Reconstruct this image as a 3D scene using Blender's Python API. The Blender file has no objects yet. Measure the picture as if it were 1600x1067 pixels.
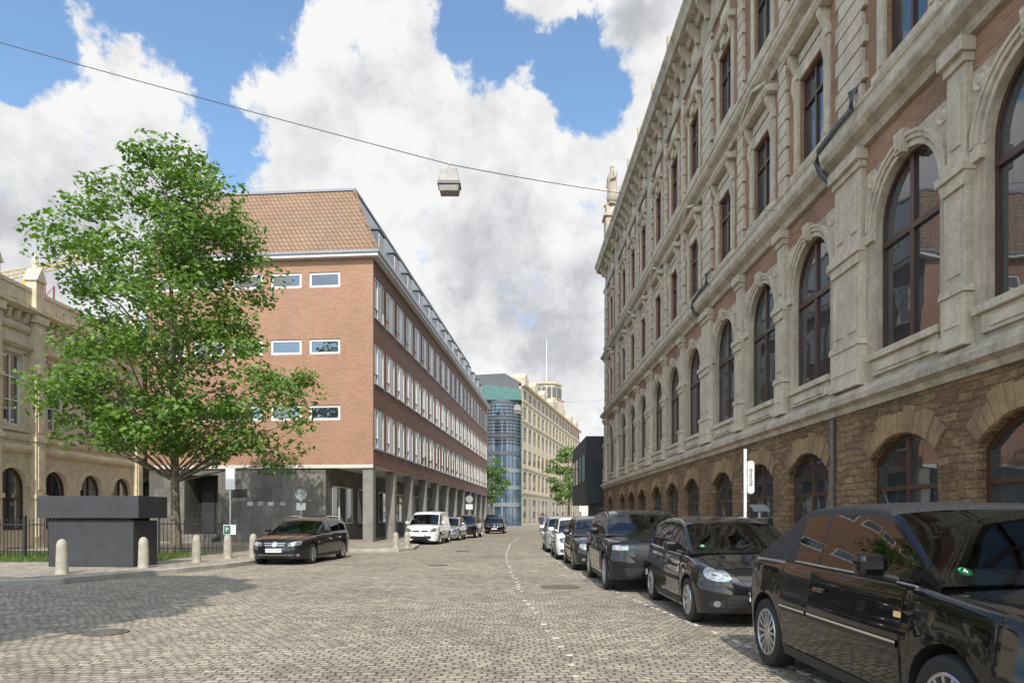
import bpy, bmesh, math, random
from mathutils import Vector, Matrix
random.seed(7)
S = bpy.context.scene; C = S.collection
R = math.radians
CAMH = 1.42; F = 1067.0; HZ = 808.0
def dirpx(px, py): return Vector(((px-800)/F, 1.0, (HZ-py)/F)).normalized()

# ------------------------------------------------------------------ mesh builder
class MB:
    def __init__(s): s.v=[]; s.f=[]; s.m=[]; s.T=None; s.mi=0
    def add(s, p):
        p = Vector(p)
        if s.T is not None: p = s.T @ p
        s.v.append(p); return len(s.v)-1
    def fi(s, idx): s.f.append(list(idx)); s.m.append(s.mi)
    def face(s, pts): s.fi([s.add(p) for p in pts])
    def box(s, x0,x1,y0,y1,z0,z1):
        i=[s.add(p) for p in ((x0,y0,z0),(x1,y0,z0),(x1,y1,z0),(x0,y1,z0),(x0,y0,z1),(x1,y0,z1),(x1,y1,z1),(x0,y1,z1))]
        for q in ((0,3,2,1),(4,5,6,7),(0,1,5,4),(1,2,6,5),(2,3,7,6),(3,0,4,7)): s.fi([i[k] for k in q])
    def prism(s, poly, a, b, axis):
        def mp(u,v,w): return {'x':(w,u,v),'y':(u,w,v),'z':(u,v,w)}[axis]
        A=[s.add(mp(u,v,a)) for u,v in poly]; B=[s.add(mp(u,v,b)) for u,v in poly]
        n=len(poly); s.fi(A[::-1]); s.fi(B)
        for k in range(n): s.fi((A[k],A[(k+1)%n],B[(k+1)%n],B[k]))
    def tube(s, pts, r, n=8, caps=True):
        pts=[Vector(p) for p in pts]; rs = r if isinstance(r,(list,tuple)) else [r]*len(pts)
        rings=[]
        for k,p in enumerate(pts):
            t=(pts[min(k+1,len(pts)-1)]-pts[max(k-1,0)]).normalized()
            a=Vector((0,0,1)) if abs(t.z)<.9 else Vector((1,0,0))
            u=t.cross(a).normalized(); w=t.cross(u)
            rings.append([s.add(p+(u*math.cos(2*math.pi*j/n)+w*math.sin(2*math.pi*j/n))*rs[k]) for j in range(n)])
        for k in range(len(rings)-1):
            for j in range(n): s.fi((rings[k][j],rings[k][(j+1)%n],rings[k+1][(j+1)%n],rings[k+1][j]))
        if caps: s.fi(rings[0][::-1]); s.fi(rings[-1])
    def lathe(s, prof, n=16, c=(0,0,0), axis='z', closed=False):
        rings=[]
        for r,h in prof:
            rg=[]
            for j in range(n):
                a=2*math.pi*j/n; u,v=r*math.cos(a),r*math.sin(a)
                p={'z':(u,v,h),'y':(u,h,v),'x':(h,u,v)}[axis]
                rg.append(s.add((p[0]+c[0],p[1]+c[1],p[2]+c[2])))
            rings.append(rg)
        m=len(rings)
        for k in range(m if closed else m-1):
            A=rings[k]; B=rings[(k+1)%m]
            for j in range(n): s.fi((A[j],A[(j+1)%n],B[(j+1)%n],B[j]))
        if not closed:
            if prof[0][0]>1e-5: s.fi(rings[0][::-1])
            if prof[-1][0]>1e-5: s.fi(rings[-1])
    def grid(s, rows):
        I=[[s.add(p) for p in r] for r in rows]
        for a in range(len(I)-1):
            for b in range(len(I[0])-1): s.fi((I[a][b],I[a][b+1],I[a+1][b+1],I[a+1][b]))
    def build(s, name, mats, parent=None, smooth=False, bevel=0, rec=True, ang=38):
        me=bpy.data.meshes.new(name); me.from_pydata([tuple(v) for v in s.v],[],s.f)
        if not isinstance(mats,(list,tuple)): mats=[mats]
        for m in mats: me.materials.append(m)
        if len(mats)>1: me.polygons.foreach_set('material_index', s.m)
        if rec:
            bm=bmesh.new(); bm.from_mesh(me); bmesh.ops.recalc_face_normals(bm,faces=bm.faces); bm.to_mesh(me); bm.free()
        if smooth:
            me.polygons.foreach_set('use_smooth',[True]*len(me.polygons)); me.set_sharp_from_angle(angle=R(ang))
        me.update()
        o=bpy.data.objects.new(name,me); C.objects.link(o)
        if parent is not None: o.parent=parent
        if bevel:
            b=o.modifiers.new('bevel','BEVEL'); b.width=bevel; b.segments=2; b.limit_method='ANGLE'; b.angle_limit=R(40)
        return o
def thing(name,label,cat,loc=(0,0,0),rz=0,group=None):
    o=bpy.data.objects.new(name,None); C.objects.link(o); o.location=loc; o.rotation_euler=(0,0,rz)
    o.empty_display_size=.3; o['label']=label; o['category']=cat
    if group: o['group']=group
    return o
def tag(o,label,cat,group=None):
    o['label']=label; o['category']=cat
    if group: o['group']=group
    return o
def struct(o): o['kind']='structure'; return o
def dup(o,parent=None):
    c=o.copy(); C.objects.link(c); c.parent=parent
    for ch in list(o.children): dup(ch,c)
    return c
class Proto:
    def __init__(s,o): s.o=o; s.used=False
    def put(s,parent,loc,rz=0):
        o=s.o if not s.used else dup(s.o); s.used=True
        o.parent=parent; o.location=loc; o.rotation_euler=(0,0,rz); return o
def text(body,size,mat,parent,loc,rot,name='lettering',ext=.001):
    cu=bpy.data.curves.new('t','FONT'); cu.body=body; cu.size=size; cu.align_x='CENTER'; cu.align_y='CENTER'; cu.extrude=ext
    t=bpy.data.objects.new('t',cu); C.objects.link(t)
    me=bpy.data.meshes.new_from_object(t.evaluated_get(bpy.context.evaluated_depsgraph_get()))
    bpy.data.objects.remove(t); me.name=name; me.materials.clear(); me.materials.append(mat)
    o=bpy.data.objects.new(name,me); C.objects.link(o); o.parent=parent; o.location=loc; o.rotation_euler=rot
    return o

# ------------------------------------------------------------------ materials
def base(name):
    m=bpy.data.materials.new(name); m.use_nodes=True; n=m.node_tree; n.nodes.clear()
    out=n.nodes.new('ShaderNodeOutputMaterial'); b=n.nodes.new('ShaderNodeBsdfPrincipled'); n.links.new(b.outputs[0],out.inputs[0])
    return m,n,b,out
def N(n,t,**k):
    x=n.nodes.new(t)
    for a,v in k.items(): setattr(x,a,v)
    return x
def mapped(n,scale=(1,1,1),rot=(0,0,0)):
    tc=N(n,'ShaderNodeTexCoord'); mp=N(n,'ShaderNodeMapping'); mp.inputs['Scale'].default_value=scale; mp.inputs['Rotation'].default_value=rot
    n.links.new(tc.outputs['Object'],mp.inputs['Vector']); return mp.outputs[0]
def noise(n,vec,scale,detail=5,rough=.55,out='Fac'):
    t=N(n,'ShaderNodeTexNoise'); t.inputs['Scale'].default_value=scale; t.inputs['Detail'].default_value=detail; t.inputs['Roughness'].default_value=rough
    if vec is not None: n.links.new(vec,t.inputs['Vector'])
    return t.outputs[out]
def ramp(n,fac,stops):
    r=N(n,'ShaderNodeValToRGB'); e=r.color_ramp.elements
    e[0].position=stops[0][0]; e[0].color=(*stops[0][1],1); e[1].position=stops[-1][0]; e[1].color=(*stops[-1][1],1)
    for p,c in stops[1:-1]:
        q=e.new(p); q.color=(*c,1)
    n.links.new(fac,r.inputs[0]); return r.outputs[0]
def mixc(n,fac,a,b,mode='MIX'):
    x=N(n,'ShaderNodeMix',data_type='RGBA',blend_type=mode)
    for sock,val in ((x.inputs[0],fac),(x.inputs[6],a),(x.inputs[7],b)):
        if isinstance(val,bpy.types.NodeSocket): n.links.new(val,sock)
        elif isinstance(val,(int,float)): sock.default_value=val
        else: sock.default_value=(*val,1)
    return x.outputs[2]
def bump(n,b,h,strength=.5,dist=.02):
    x=N(n,'ShaderNodeBump'); x.inputs['Strength'].default_value=strength; x.inputs['Distance'].default_value=dist
    n.links.new(h,x.inputs['Height']); n.links.new(x.outputs[0],b.inputs['Normal'])
def simple(name,c,rough=.5,metal=0,coat=0,var=.12,scale=6,bmp=0,bscale=60,spec=None):
    m,n,b,o=base(name); v=mapped(n); f=noise(n,v,scale)
    c1=tuple(x*(1-var) for x in c); c2=tuple(min(1,x*(1+var)) for x in c)
    n.links.new(ramp(n,f,[(.3,c1),(.7,c2)]),b.inputs['Base Color'])
    b.inputs['Roughness'].default_value=rough; b.inputs['Metallic'].default_value=metal
    if coat: b.inputs['Coat Weight'].default_value=coat; b.inputs['Coat Roughness'].default_value=.015
    if spec is not None: b.inputs['Specular IOR Level'].default_value=spec
    if bmp: bump(n,b,noise(n,v,bscale),bmp,.01)
    return m
def stone(name,c,dark,bscale=25,rough=.85,amount=.55,pw=.45):
    m,n,b,o=base(name); v=mapped(n); col=ramp(n,noise(n,v,1.3,8,.6),[(.3,tuple(x*.82 for x in c)),(.7,tuple(min(1,x*1.13) for x in c))])
    st=noise(n,mapped(n,(1.6,1.6,.22)),1.6,7,.65)
    fac=ramp(n,st,[(.45,(0,0,0)),(.72,(amount,)*3)])
    col=mixc(n,fac,col,dark)
    pat=ramp(n,noise(n,v,4.5,7,.7),[(.35,(.66,.66,.68)),(.6,(1.06,1.05,1.03))]); col=mixc(n,pw,col,pat,'MULTIPLY')
    fine=ramp(n,noise(n,v,14,6,.7),[(.3,(.8,.8,.8)),(.7,(1.1,1.1,1.1))]); col=mixc(n,1.0,col,fine,'MULTIPLY')
    n.links.new(col,b.inputs['Base Color']); b.inputs['Roughness'].default_value=rough
    bump(n,b,noise(n,v,bscale,6,.6),.35,.02); return m
def uvwall(n,distort=0.0,dscale=3.0):
    tc=N(n,'ShaderNodeTexCoord'); sp=N(n,'ShaderNodeSeparateXYZ'); n.links.new(tc.outputs['Object'],sp.inputs[0])
    ad=N(n,'ShaderNodeMath',operation='ADD'); n.links.new(sp.outputs[0],ad.inputs[0]); n.links.new(sp.outputs[1],ad.inputs[1])
    cb=N(n,'ShaderNodeCombineXYZ'); n.links.new(ad.outputs[0],cb.inputs[0]); n.links.new(sp.outputs[2],cb.inputs[1])
    if not distort: return cb.outputs[0]
    t=N(n,'ShaderNodeTexNoise'); t.inputs['Scale'].default_value=dscale; n.links.new(tc.outputs['Object'],t.inputs['Vector'])
    s=N(n,'ShaderNodeVectorMath',operation='MULTIPLY_ADD'); n.links.new(t.outputs['Color'],s.inputs[0]); s.inputs[1].default_value=(distort,)*3
    n.links.new(cb.outputs[0],s.inputs[2]); return s.outputs[0]
def bricks(name,c1,c2,mortar,w=.25,h=.075,ms=.012,bstr=.4,dirt=.5,distort=0,rough=.85,dirtcol=(.55,.5,.48),grain=0,dscale=.5):
    m,n,b,o=base(name); v=uvwall(n,distort)
    t=N(n,'ShaderNodeTexBrick'); n.links.new(v,t.inputs['Vector'])
    for k,val in (('Color1',(*c1,1)),('Color2',(*c2,1)),('Mortar',(*mortar,1)),('Scale',1.0),('Mortar Size',ms),('Mortar Smooth',.2),('Bias',0.0),('Brick Width',w),('Row Height',h)): t.inputs[k].default_value=val
    big=ramp(n,noise(n,mapped(n,(1,1,.5)),dscale,8,.65),[(.3,dirtcol),(.7,(1.08,1.05,1.0))])
    col=mixc(n,dirt,t.outputs['Color'],big,'MULTIPLY')
    if grain:
        gr=ramp(n,noise(n,mapped(n,(1.2,1.2,4)),5,8,.7),[(.3,(.4,.38,.36)),(.55,(1,1,1)),(.75,(1.6,1.5,1.4))]); col=mixc(n,grain,col,gr,'MULTIPLY')
    n.links.new(col,b.inputs['Base Color']); b.inputs['Roughness'].default_value=rough
    inv=N(n,'ShaderNodeMath',operation='SUBTRACT'); inv.inputs[0].default_value=1; n.links.new(t.outputs['Fac'],inv.inputs[1])
    nz=noise(n,mapped(n),9,6,.65); ad=N(n,'ShaderNodeMath',operation='MULTIPLY_ADD'); n.links.new(nz,ad.inputs[0]); ad.inputs[1].default_value=1+grain*1.5; n.links.new(inv.outputs[0],ad.inputs[2])
    bump(n,b,ad.outputs[0],bstr,.03); return m
def cobble(name,w,h,c1,c2,mortar,dist=.12,bstr=.8,jit=.05):
    m,n,b,o=base(name); tc=N(n,'ShaderNodeTexCoord')
    t=N(n,'ShaderNodeTexNoise'); t.inputs['Scale'].default_value=.9; t.inputs['Detail'].default_value=2; n.links.new(tc.outputs['Object'],t.inputs['Vector'])
    s=N(n,'ShaderNodeVectorMath',operation='MULTIPLY_ADD'); n.links.new(t.outputs['Color'],s.inputs[0]); s.inputs[1].default_value=(dist,dist,0); n.links.new(tc.outputs['Object'],s.inputs[2])
    t2=N(n,'ShaderNodeTexNoise'); t2.inputs['Scale'].default_value=7.5; t2.inputs['Detail'].default_value=1; n.links.new(tc.outputs['Object'],t2.inputs['Vector'])
    s2=N(n,'ShaderNodeVectorMath',operation='MULTIPLY_ADD'); n.links.new(t2.outputs['Color'],s2.inputs[0]); s2.inputs[1].default_value=(jit,jit,0); n.links.new(s.outputs[0],s2.inputs[2])
    br=N(n,'ShaderNodeTexBrick'); n.links.new(s2.outputs[0],br.inputs['Vector'])
    for k,val in (('Color1',(*c1,1)),('Color2',(*c2,1)),('Mortar',(*mortar,1)),('Scale',1.0),('Mortar Size',.012),('Mortar Smooth',.8),('Bias',-.1),('Brick Width',w),('Row Height',h)): br.inputs[k].default_value=val
    big=ramp(n,noise(n,tc.outputs['Object'],.35,9,.62),[(.25,(.72,.70,.67)),(.5,(.97,.96,.94)),(.75,(1.2,1.18,1.13))])
    col=mixc(n,1.0,br.outputs['Color'],big,'MULTIPLY')
    vor=N(n,'ShaderNodeTexVoronoi'); vor.inputs['Scale'].default_value=7.5; n.links.new(s2.outputs[0],vor.inputs['Vector'])
    bw=N(n,'ShaderNodeRGBToBW'); n.links.new(vor.outputs['Color'],bw.inputs[0])
    col=mixc(n,1.0,col,ramp(n,bw.outputs[0],[(.2,(.78,.78,.78)),(.8,(1.2,1.18,1.15))]),'MULTIPLY')
    spk=ramp(n,noise(n,tc.outputs['Object'],26,4,.7),[(.3,(.78,.78,.78)),(.7,(1.18,1.18,1.18))]); col=mixc(n,1.0,col,spk,'MULTIPLY')
    n.links.new(col,b.inputs['Base Color']); b.inputs['Roughness'].default_value=.85; b.inputs['Specular IOR Level'].default_value=.3
    inv=N(n,'ShaderNodeMath',operation='SUBTRACT'); inv.inputs[0].default_value=1; n.links.new(br.outputs['Fac'],inv.inputs[1])
    md=N(n,'ShaderNodeMath',operation='MULTIPLY_ADD'); n.links.new(noise(n,tc.outputs['Object'],11,4),md.inputs[0]); md.inputs[1].default_value=.7; n.links.new(inv.outputs[0],md.inputs[2])
    bump(n,b,md.outputs[0],bstr,.03); return m
def tiles(name):
    m,n,b,o=base(name); v=uvwall(n)
    t=N(n,'ShaderNodeTexBrick',offset=0.0); n.links.new(v,t.inputs['Vector'])
    for k,val in (('Color1',(.265,.17,.105,1)),('Color2',(.23,.148,.092,1)),('Mortar',(.10,.062,.042,1)),('Scale',1.0),('Mortar Size',.025),('Mortar Smooth',.8),('Bias',0.0),('Brick Width',.25),('Row Height',.3)): t.inputs[k].default_value=val
    big=ramp(n,noise(n,mapped(n),.6,7),[(.3,(.86,.84,.82)),(.7,(1.08,1.06,1.04))])
    n.links.new(mixc(n,1.0,t.outputs['Color'],big,'MULTIPLY'),b.inputs['Base Color']); b.inputs['Roughness'].default_value=.75
    inv=N(n,'ShaderNodeMath',operation='SUBTRACT'); inv.inputs[0].default_value=1; n.links.new(t.outputs['Fac'],inv.inputs[1]); bump(n,b,inv.outputs[0],.7,.05); return m
def leafmat(name,c1,c2):
    m,n,b,o=base(name); g=N(n,'ShaderNodeNewGeometry')
    col=ramp(n,g.outputs['Random Per Island'],[(0,c1),(.6,c2),(1,tuple(x*1.3 for x in c2))])
    n.links.new(col,b.inputs['Base Color']); b.inputs['Roughness'].default_value=.5
    tr=N(n,'ShaderNodeBsdfTranslucent'); n.links.new(mixc(n,1.0,col,(1.2,1.5,.5),'MULTIPLY'),tr.inputs[0])
    mx=N(n,'ShaderNodeMixShader'); mx.inputs[0].default_value=.36; n.links.new(b.outputs[0],mx.inputs[1]); n.links.new(tr.outputs[0],mx.inputs[2]); n.links.new(mx.outputs[0],o.inputs[0]); return m
def carglass(name,tint=(.5,.55,.54)):
    m=bpy.data.materials.new(name); m.use_nodes=True; n=m.node_tree; n.nodes.clear(); o=N(n,'ShaderNodeOutputMaterial')
    fr=N(n,'ShaderNodeFresnel'); fr.inputs[0].default_value=1.8; t=N(n,'ShaderNodeBsdfTransparent'); t.inputs[0].default_value=(*tint,1)
    g=N(n,'ShaderNodeBsdfGlossy'); g.inputs['Roughness'].default_value=.01; mx=N(n,'ShaderNodeMixShader')
    n.links.new(fr.outputs[0],mx.inputs[0]); n.links.new(t.outputs[0],mx.inputs[1]); n.links.new(g.outputs[0],mx.inputs[2]); n.links.new(mx.outputs[0],o.inputs[0]); return m
def winglass(name,c,ior=1.9):
    m,n,b,o=base(name); v=mapped(n)
    n.links.new(ramp(n,noise(n,v,.8,3),[(.35,tuple(x*.6 for x in c)),(.65,tuple(x*1.4 for x in c))]),b.inputs['Base Color'])
    b.inputs['Roughness'].default_value=.02; b.inputs['IOR'].default_value=ior; bump(n,b,noise(n,v,1.1,2),.06,.05); return m

M={}
M['cobble']=cobble('cobblestone',.132,.096,(.39,.35,.285),(.285,.255,.205),(.14,.117,.09),.35,.75,.045)
M['paving']=cobble('pavement_setts',.3,.3,(.35,.315,.26),(.29,.26,.215),(.17,.15,.12),.02,.4,.01)
M['ground']=simple('ground_earth',(.22,.2,.17),.9,scale=.3)
M['kerb']=simple('kerb_granite',(.35,.33,.29),.8,var=.25,scale=2,bmp=.3)
M['mark']=simple('marking_white',(.48,.46,.41),.7,var=.3,scale=8)
M['grass']=leafmat('grass_blades',(.06,.10,.02),(.12,.18,.045))
M['soil']=simple('lawn_soil',(.085,.10,.04),.95,var=.4,scale=4)
M['sand']=stone('sandstone',(.475,.418,.315),(.13,.113,.09),amount=.62)
M['sandl']=stone('sandstone_pale',(.57,.505,.39),(.19,.166,.13),amount=.5)
M['brickold']=bricks('old_brick',(.385,.205,.115),(.27,.137,.08),(.30,.24,.18),dirt=.8,dirtcol=(.5,.46,.43))
M['brown']=bricks('brown_rubble_stone',(.345,.228,.118),(.21,.133,.068),(.135,.088,.05),.36,.135,.009,1.0,.85,.08,dirtcol=(.48,.44,.4),grain=1.0)
M['brownv']=stone('brown_voussoir_stone',(.32,.21,.11),(.13,.085,.05),amount=.6,pw=.9)
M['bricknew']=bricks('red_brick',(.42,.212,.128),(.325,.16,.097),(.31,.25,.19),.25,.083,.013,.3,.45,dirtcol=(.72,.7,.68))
M['brickshade']=bricks('red_brick_shaded',(.235,.108,.062),(.168,.075,.044),(.17,.13,.10),.25,.083,.013,.3,.5,dirtcol=(.7,.66,.64))  # gable brick darkened, the street side's shade put into the colour
M['tile']=tiles('roof_tiles')
M['zinc']=simple('zinc_grey',(.24,.26,.28),.45,.4)
M['zincd']=simple('dark_zinc',(.10,.11,.12),.45,.3)
M['white']=simple('white_frame',(.68,.68,.66),.5,var=.04)
M['whitew']=simple('white_render',(.60,.57,.51),.8,var=.08,scale=1)
M['brownf']=simple('brown_frame',(.055,.027,.017),.35,var=.2)
M['glass']=winglass('window_glass',(.03,.035,.04),2.3)
M['glassl']=winglass('window_glass_street',(.05,.055,.06),2.1)
M['glassb']=winglass('window_glass_blind',(.30,.31,.31),1.8)
M['plinth']=bricks('dark_stone_cladding',(.24,.235,.215),(.13,.127,.118),(.07,.07,.065),1.1,.75,.008,.15,.9,dirtcol=(.5,.5,.5),dscale=1.3)
M['pillar']=stone('pillar_stone',(.25,.24,.215),(.10,.095,.09))
M['yellow']=stone('yellow_sandstone',(.69,.59,.42),(.36,.30,.21),amount=.35,pw=.4)
M['cream']=stone('cream_stone',(.56,.475,.34),(.25,.2,.14),amount=.4)
M['blackc']=simple('black_cladding',(.022,.023,.027),.45)
M['slate']=simple('dark_roof',(.09,.09,.095),.6)
M['copper']=simple('green_copper',(.06,.155,.138),.55,var=.2,scale=2)
M['bluegl']=winglass('blue_band_glass',(.05,.09,.14),2.0)
M['anth']=simple('anthracite_panel',(.033,.034,.038),.6,var=.25,scale=3,bmp=.1)
M['bark']=simple('bark',(.15,.12,.085),.9,var=.4,scale=9,bmp=.8,bscale=22)
M['leaf']=leafmat('leaves',(.052,.112,.016),(.128,.218,.032))
M['leafd']=leafmat('leaves_far',(.06,.12,.022),(.12,.20,.04))
M['black']=simple('paint_black',(.003,.003,.004),.4,0,1.0,var=.05,spec=.05)
M['charcoal']=simple('paint_charcoal',(.010,.010,.012),.35,.2,1.0,var=.05,spec=.15)
M['bluebl']=simple('paint_blue_black',(.005,.006,.010),.35,.1,1.0,var=.05,spec=.1)
M['brownbl']=simple('paint_brown_black',(.018,.014,.013),.35,.2,1.0,var=.05,spec=.2)
M['wpaint']=simple('paint_white',(.68,.68,.68),.3,0,1.0,var=.03)
M['silver']=simple('paint_silver',(.42,.44,.46),.3,.6,1.0,var=.04)
M['rubber']=simple('rubber',(.018,.018,.018),.85)
M['plastic']=simple('black_plastic',(.014,.014,.015),.55)
M['chrome']=simple('chrome',(.75,.75,.76),.12,1.0,var=.03)
M['alloy']=simple('alloy',(.5,.5,.51),.3,.9,var=.05)
M['lamp']=simple('headlight_lens',(.30,.31,.32),.06,.6,1.0,var=.4,scale=24)
M['lens']=simple('headlight_bulb_lens',(.5,.51,.52),.2,.9,.5,var=.2,scale=30)
M['lampd']=simple('headlight_dark',(.10,.11,.12),.05,.4,1.0,var=.4,scale=22)
M['red']=simple('tail_red',(.35,.01,.01),.2,0,.5)
M['amber']=simple('amber_lens',(.75,.5,.22),.2,0,.5)
M['soft']=simple('soft_top_fabric',(.042,.042,.045),.95,var=.25,scale=30,bmp=.3,bscale=120,spec=.1)
M['cglass']=carglass('car_glass')
M['interior']=simple('interior_dark',(.02,.02,.022),.8)
M['seat']=simple('seat_grey',(.06,.06,.062),.85)
M['platew']=simple('plate_white',(.72,.72,.70),.5,var=.03)
M['ink']=simple('ink_black',(.01,.01,.01),.6)
M['blue']=simple('sign_blue',(.02,.10,.42),.5)
M['green']=simple('sticker_green',(.03,.30,.12),.5)
M['teal']=simple('notice_teal',(.03,.13,.10),.5)
M['paper']=simple('paper_white',(.6,.6,.58),.7,var=.05)
M['signw']=simple('sign_white',(.70,.70,.69),.45,var=.04)
M['signg']=simple('sign_back_grey',(.34,.35,.36),.5,.4)
M['steel']=simple('galvanised_steel',(.36,.37,.38),.45,.7,var=.2)
M['iron']=simple('wrought_iron',(.015,.015,.016),.5)
M['bollard']=simple('bollard_stone',(.36,.33,.265),.85,var=.25,scale=5,bmp=.4)
M['lampw']=simple('lamp_housing',(.34,.33,.30),.5,var=.25,scale=5)
M['lampg']=simple('lamp_diffuser',(.20,.19,.165),.3,var=.25,scale=6)
M['cable']=simple('cable_dark',(.06,.06,.06),.6)
M['mono']=simple('crane_red',(.36,.09,.05),.6)
M['yell']=simple('crane_yellow',(.45,.32,.08),.6)
M['skin']=simple('skin',(.5,.32,.23),.6)
M['statue']=stone('statue_stone',(.47,.41,.31),(.14,.12,.1))
M['cast']=simple('cast_iron',(.13,.12,.105),.7,.2,var=.3,scale=12,bmp=.5,bscale=30)

# ------------------------------------------------------------------ camera, sun, world
cam=bpy.data.cameras.new('camera'); co=bpy.data.objects.new('camera',cam); C.objects.link(co)
co.location=(0,0,CAMH); co.rotation_euler=(R(90),0,0); cam.lens=24.0; cam.sensor_width=36; cam.shift_y=(HZ-533.5)/1600; cam.clip_end=4000; cam.clip_start=.05
S.camera=co
S.view_settings.view_transform='Standard'
try: S.view_settings.look='None'
except Exception: pass
S.view_settings.exposure=0
EL=44; SX,SY=.04,-.999
sv=Vector((SX*math.cos(R(EL)),SY*math.cos(R(EL)),math.sin(R(EL))))
sl=bpy.data.lights.new('sun','SUN'); sl.energy=4.6; sl.angle=R(.5); sl.color=(1,.935,.84)
so=bpy.data.objects.new('sun',sl); C.objects.link(so); so.rotation_euler=sv.to_track_quat('Z','Y').to_euler(); so.location=(-10,-30,40)

def build_world():
    w=bpy.data.worlds.new('World'); S.world=w; w.use_nodes=True; n=w.node_tree; n.nodes.clear()
    out=N(n,'ShaderNodeOutputWorld'); bg=N(n,'ShaderNodeBackground'); bg.inputs[1].default_value=.1; n.links.new(bg.outputs[0],out.inputs[0])
    sky=N(n,'ShaderNodeTexSky',sky_type='NISHITA'); sky.sun_disc=False; sky.sun_elevation=R(EL); sky.sun_rotation=math.atan2(SX,SY); sky.dust_density=.7; sky.ozone_density=1.8; sky.air_density=1.0
    tc=N(n,'ShaderNodeTexCoord'); D=tc.outputs['Generated']
    def mth(op,a,b=None,c=None,clamp=False):
        x=N(n,'ShaderNodeMath',operation=op); x.use_clamp=clamp
        for k,v in enumerate((a,b,c)):
            if v is None: continue
            if isinstance(v,(int,float)): x.inputs[k].default_value=v
            else: n.links.new(v,x.inputs[k])
        return x.outputs[0]
    wn=noise(n,D,4.5,7,.6,'Color'); ws=N(n,'ShaderNodeVectorMath',operation='SUBTRACT'); n.links.new(wn,ws.inputs[0]); ws.inputs[1].default_value=(.5,.5,.5)
    wa=N(n,'ShaderNodeVectorMath',operation='MULTIPLY_ADD'); n.links.new(ws.outputs[0],wa.inputs[0]); wa.inputs[1].default_value=(.26,.26,.26); n.links.new(D,wa.inputs[2]); DW=wa.outputs[0]
    def blob(px,py,r):
        x=N(n,'ShaderNodeVectorMath',operation='DISTANCE'); n.links.new(DW,x.inputs[0]); x.inputs[1].default_value=dirpx(px,py)
        return mth('MULTIPLY_ADD',x.outputs['Value'],-1.0/r,1.0)
    def mx(bl):
        v=blob(*bl[0])
        for q in bl[1:]: v=mth('MAXIMUM',v,blob(*q))
        return v
    clouds=[(150,220,.18),(40,280,.2),(250,230,.15),(300,320,.14),(130,130,.12),(110,60,.07),(600,110,.15),(520,180,.13),(470,270,.11),(440,120,.04),(700,200,.15),
            (800,260,.16),(880,300,.10),(720,330,.2),(600,360,.2),(480,370,.12),(850,430,.2),(900,560,.3),(700,600,.3),(1010,90,.12),(990,190,.10),(830,5,.07),(1010,10,.12),(1300,200,.5),(1050,300,.14),(420,400,.15)]
    m=mx(clouds)
    base_=mth('MULTIPLY_ADD',noise(n,D,2.2,4,.5),2.2,-1.0)
    sp=N(n,'ShaderNodeSeparateXYZ'); n.links.new(D,sp.inputs[0])
    back=mth('MULTIPLY_ADD',sp.outputs[1],-4.0,1.4,clamp=True)
    m=mth('MAXIMUM',m,mth('ADD',base_,mth('MULTIPLY_ADD',back,1.0,-1.0)))
    f=noise(n,D,7.0,13,.66)
    den=mth('ADD',mth('MINIMUM',m,.45),mth('MULTIPLY_ADD',f,2.3,-1.18))
    gaps=mx([(380,225,.08),(345,130,.075),(310,50,.10),(755,60,.07),(925,145,.065),(890,80,.055),(200,0,.08),(430,25,.09),(10,10,.06)])
    den=mth('SUBTRACT',den,mth('MULTIPLY',mth('MAXIMUM',gaps,0.0),1.2))
    mr=N(n,'ShaderNodeMapRange',interpolation_type='SMOOTHSTEP'); n.links.new(den,mr.inputs[0]); mr.inputs[1].default_value=-.12; mr.inputs[2].default_value=.2
    mask=mr.outputs[0]
    off=N(n,'ShaderNodeVectorMath',operation='ADD'); n.links.new(D,off.inputs[0]); off.inputs[1].default_value=(-.022,0,.034)
    rel=mth('SUBTRACT',noise(n,D,5.5,8,.62),noise(n,off.outputs[0],5.5,8,.62))
    rel=mth('MULTIPLY_ADD',rel,2.2,.0)
    grey=mx([(790,400,.15),(840,470,.14),(760,350,.10),(900,540,.12),(180,330,.18),(60,360,.18),(980,60,.05)])
    g=mth('MULTIPLY_ADD',mth('MAXIMUM',grey,0.0),.6,mth('MULTIPLY_ADD',noise(n,D,2.6,5,.5),.4,-.16))
    g=mth('SUBTRACT',g,rel,clamp=True)
    ccol=ramp(n,g,[(0,(9.5,9.45,9.4)),(.25,(8.0,8.05,8.2)),(.55,(5.8,5.95,6.3)),(1,(4.3,4.45,4.8))])
    skyc=mixc(n,1.0,sky.outputs[0],(2.25,2.45,2.42),'MULTIPLY')
    col=mixc(n,mask,skyc,ccol)
    # sky brightness raised behind the camera, on the sun's side, as added fill light
    fill_glow=mth('MULTIPLY_ADD',mth('MULTIPLY_ADD',sp.outputs[1],-1.0,.7,clamp=True),.75,1.0)
    cb=N(n,'ShaderNodeCombineXYZ')
    for k in range(3): n.links.new(fill_glow,cb.inputs[k])
    n.links.new(mixc(n,1.0,col,cb.outputs[0],'MULTIPLY'),bg.inputs[0])
build_world()

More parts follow.
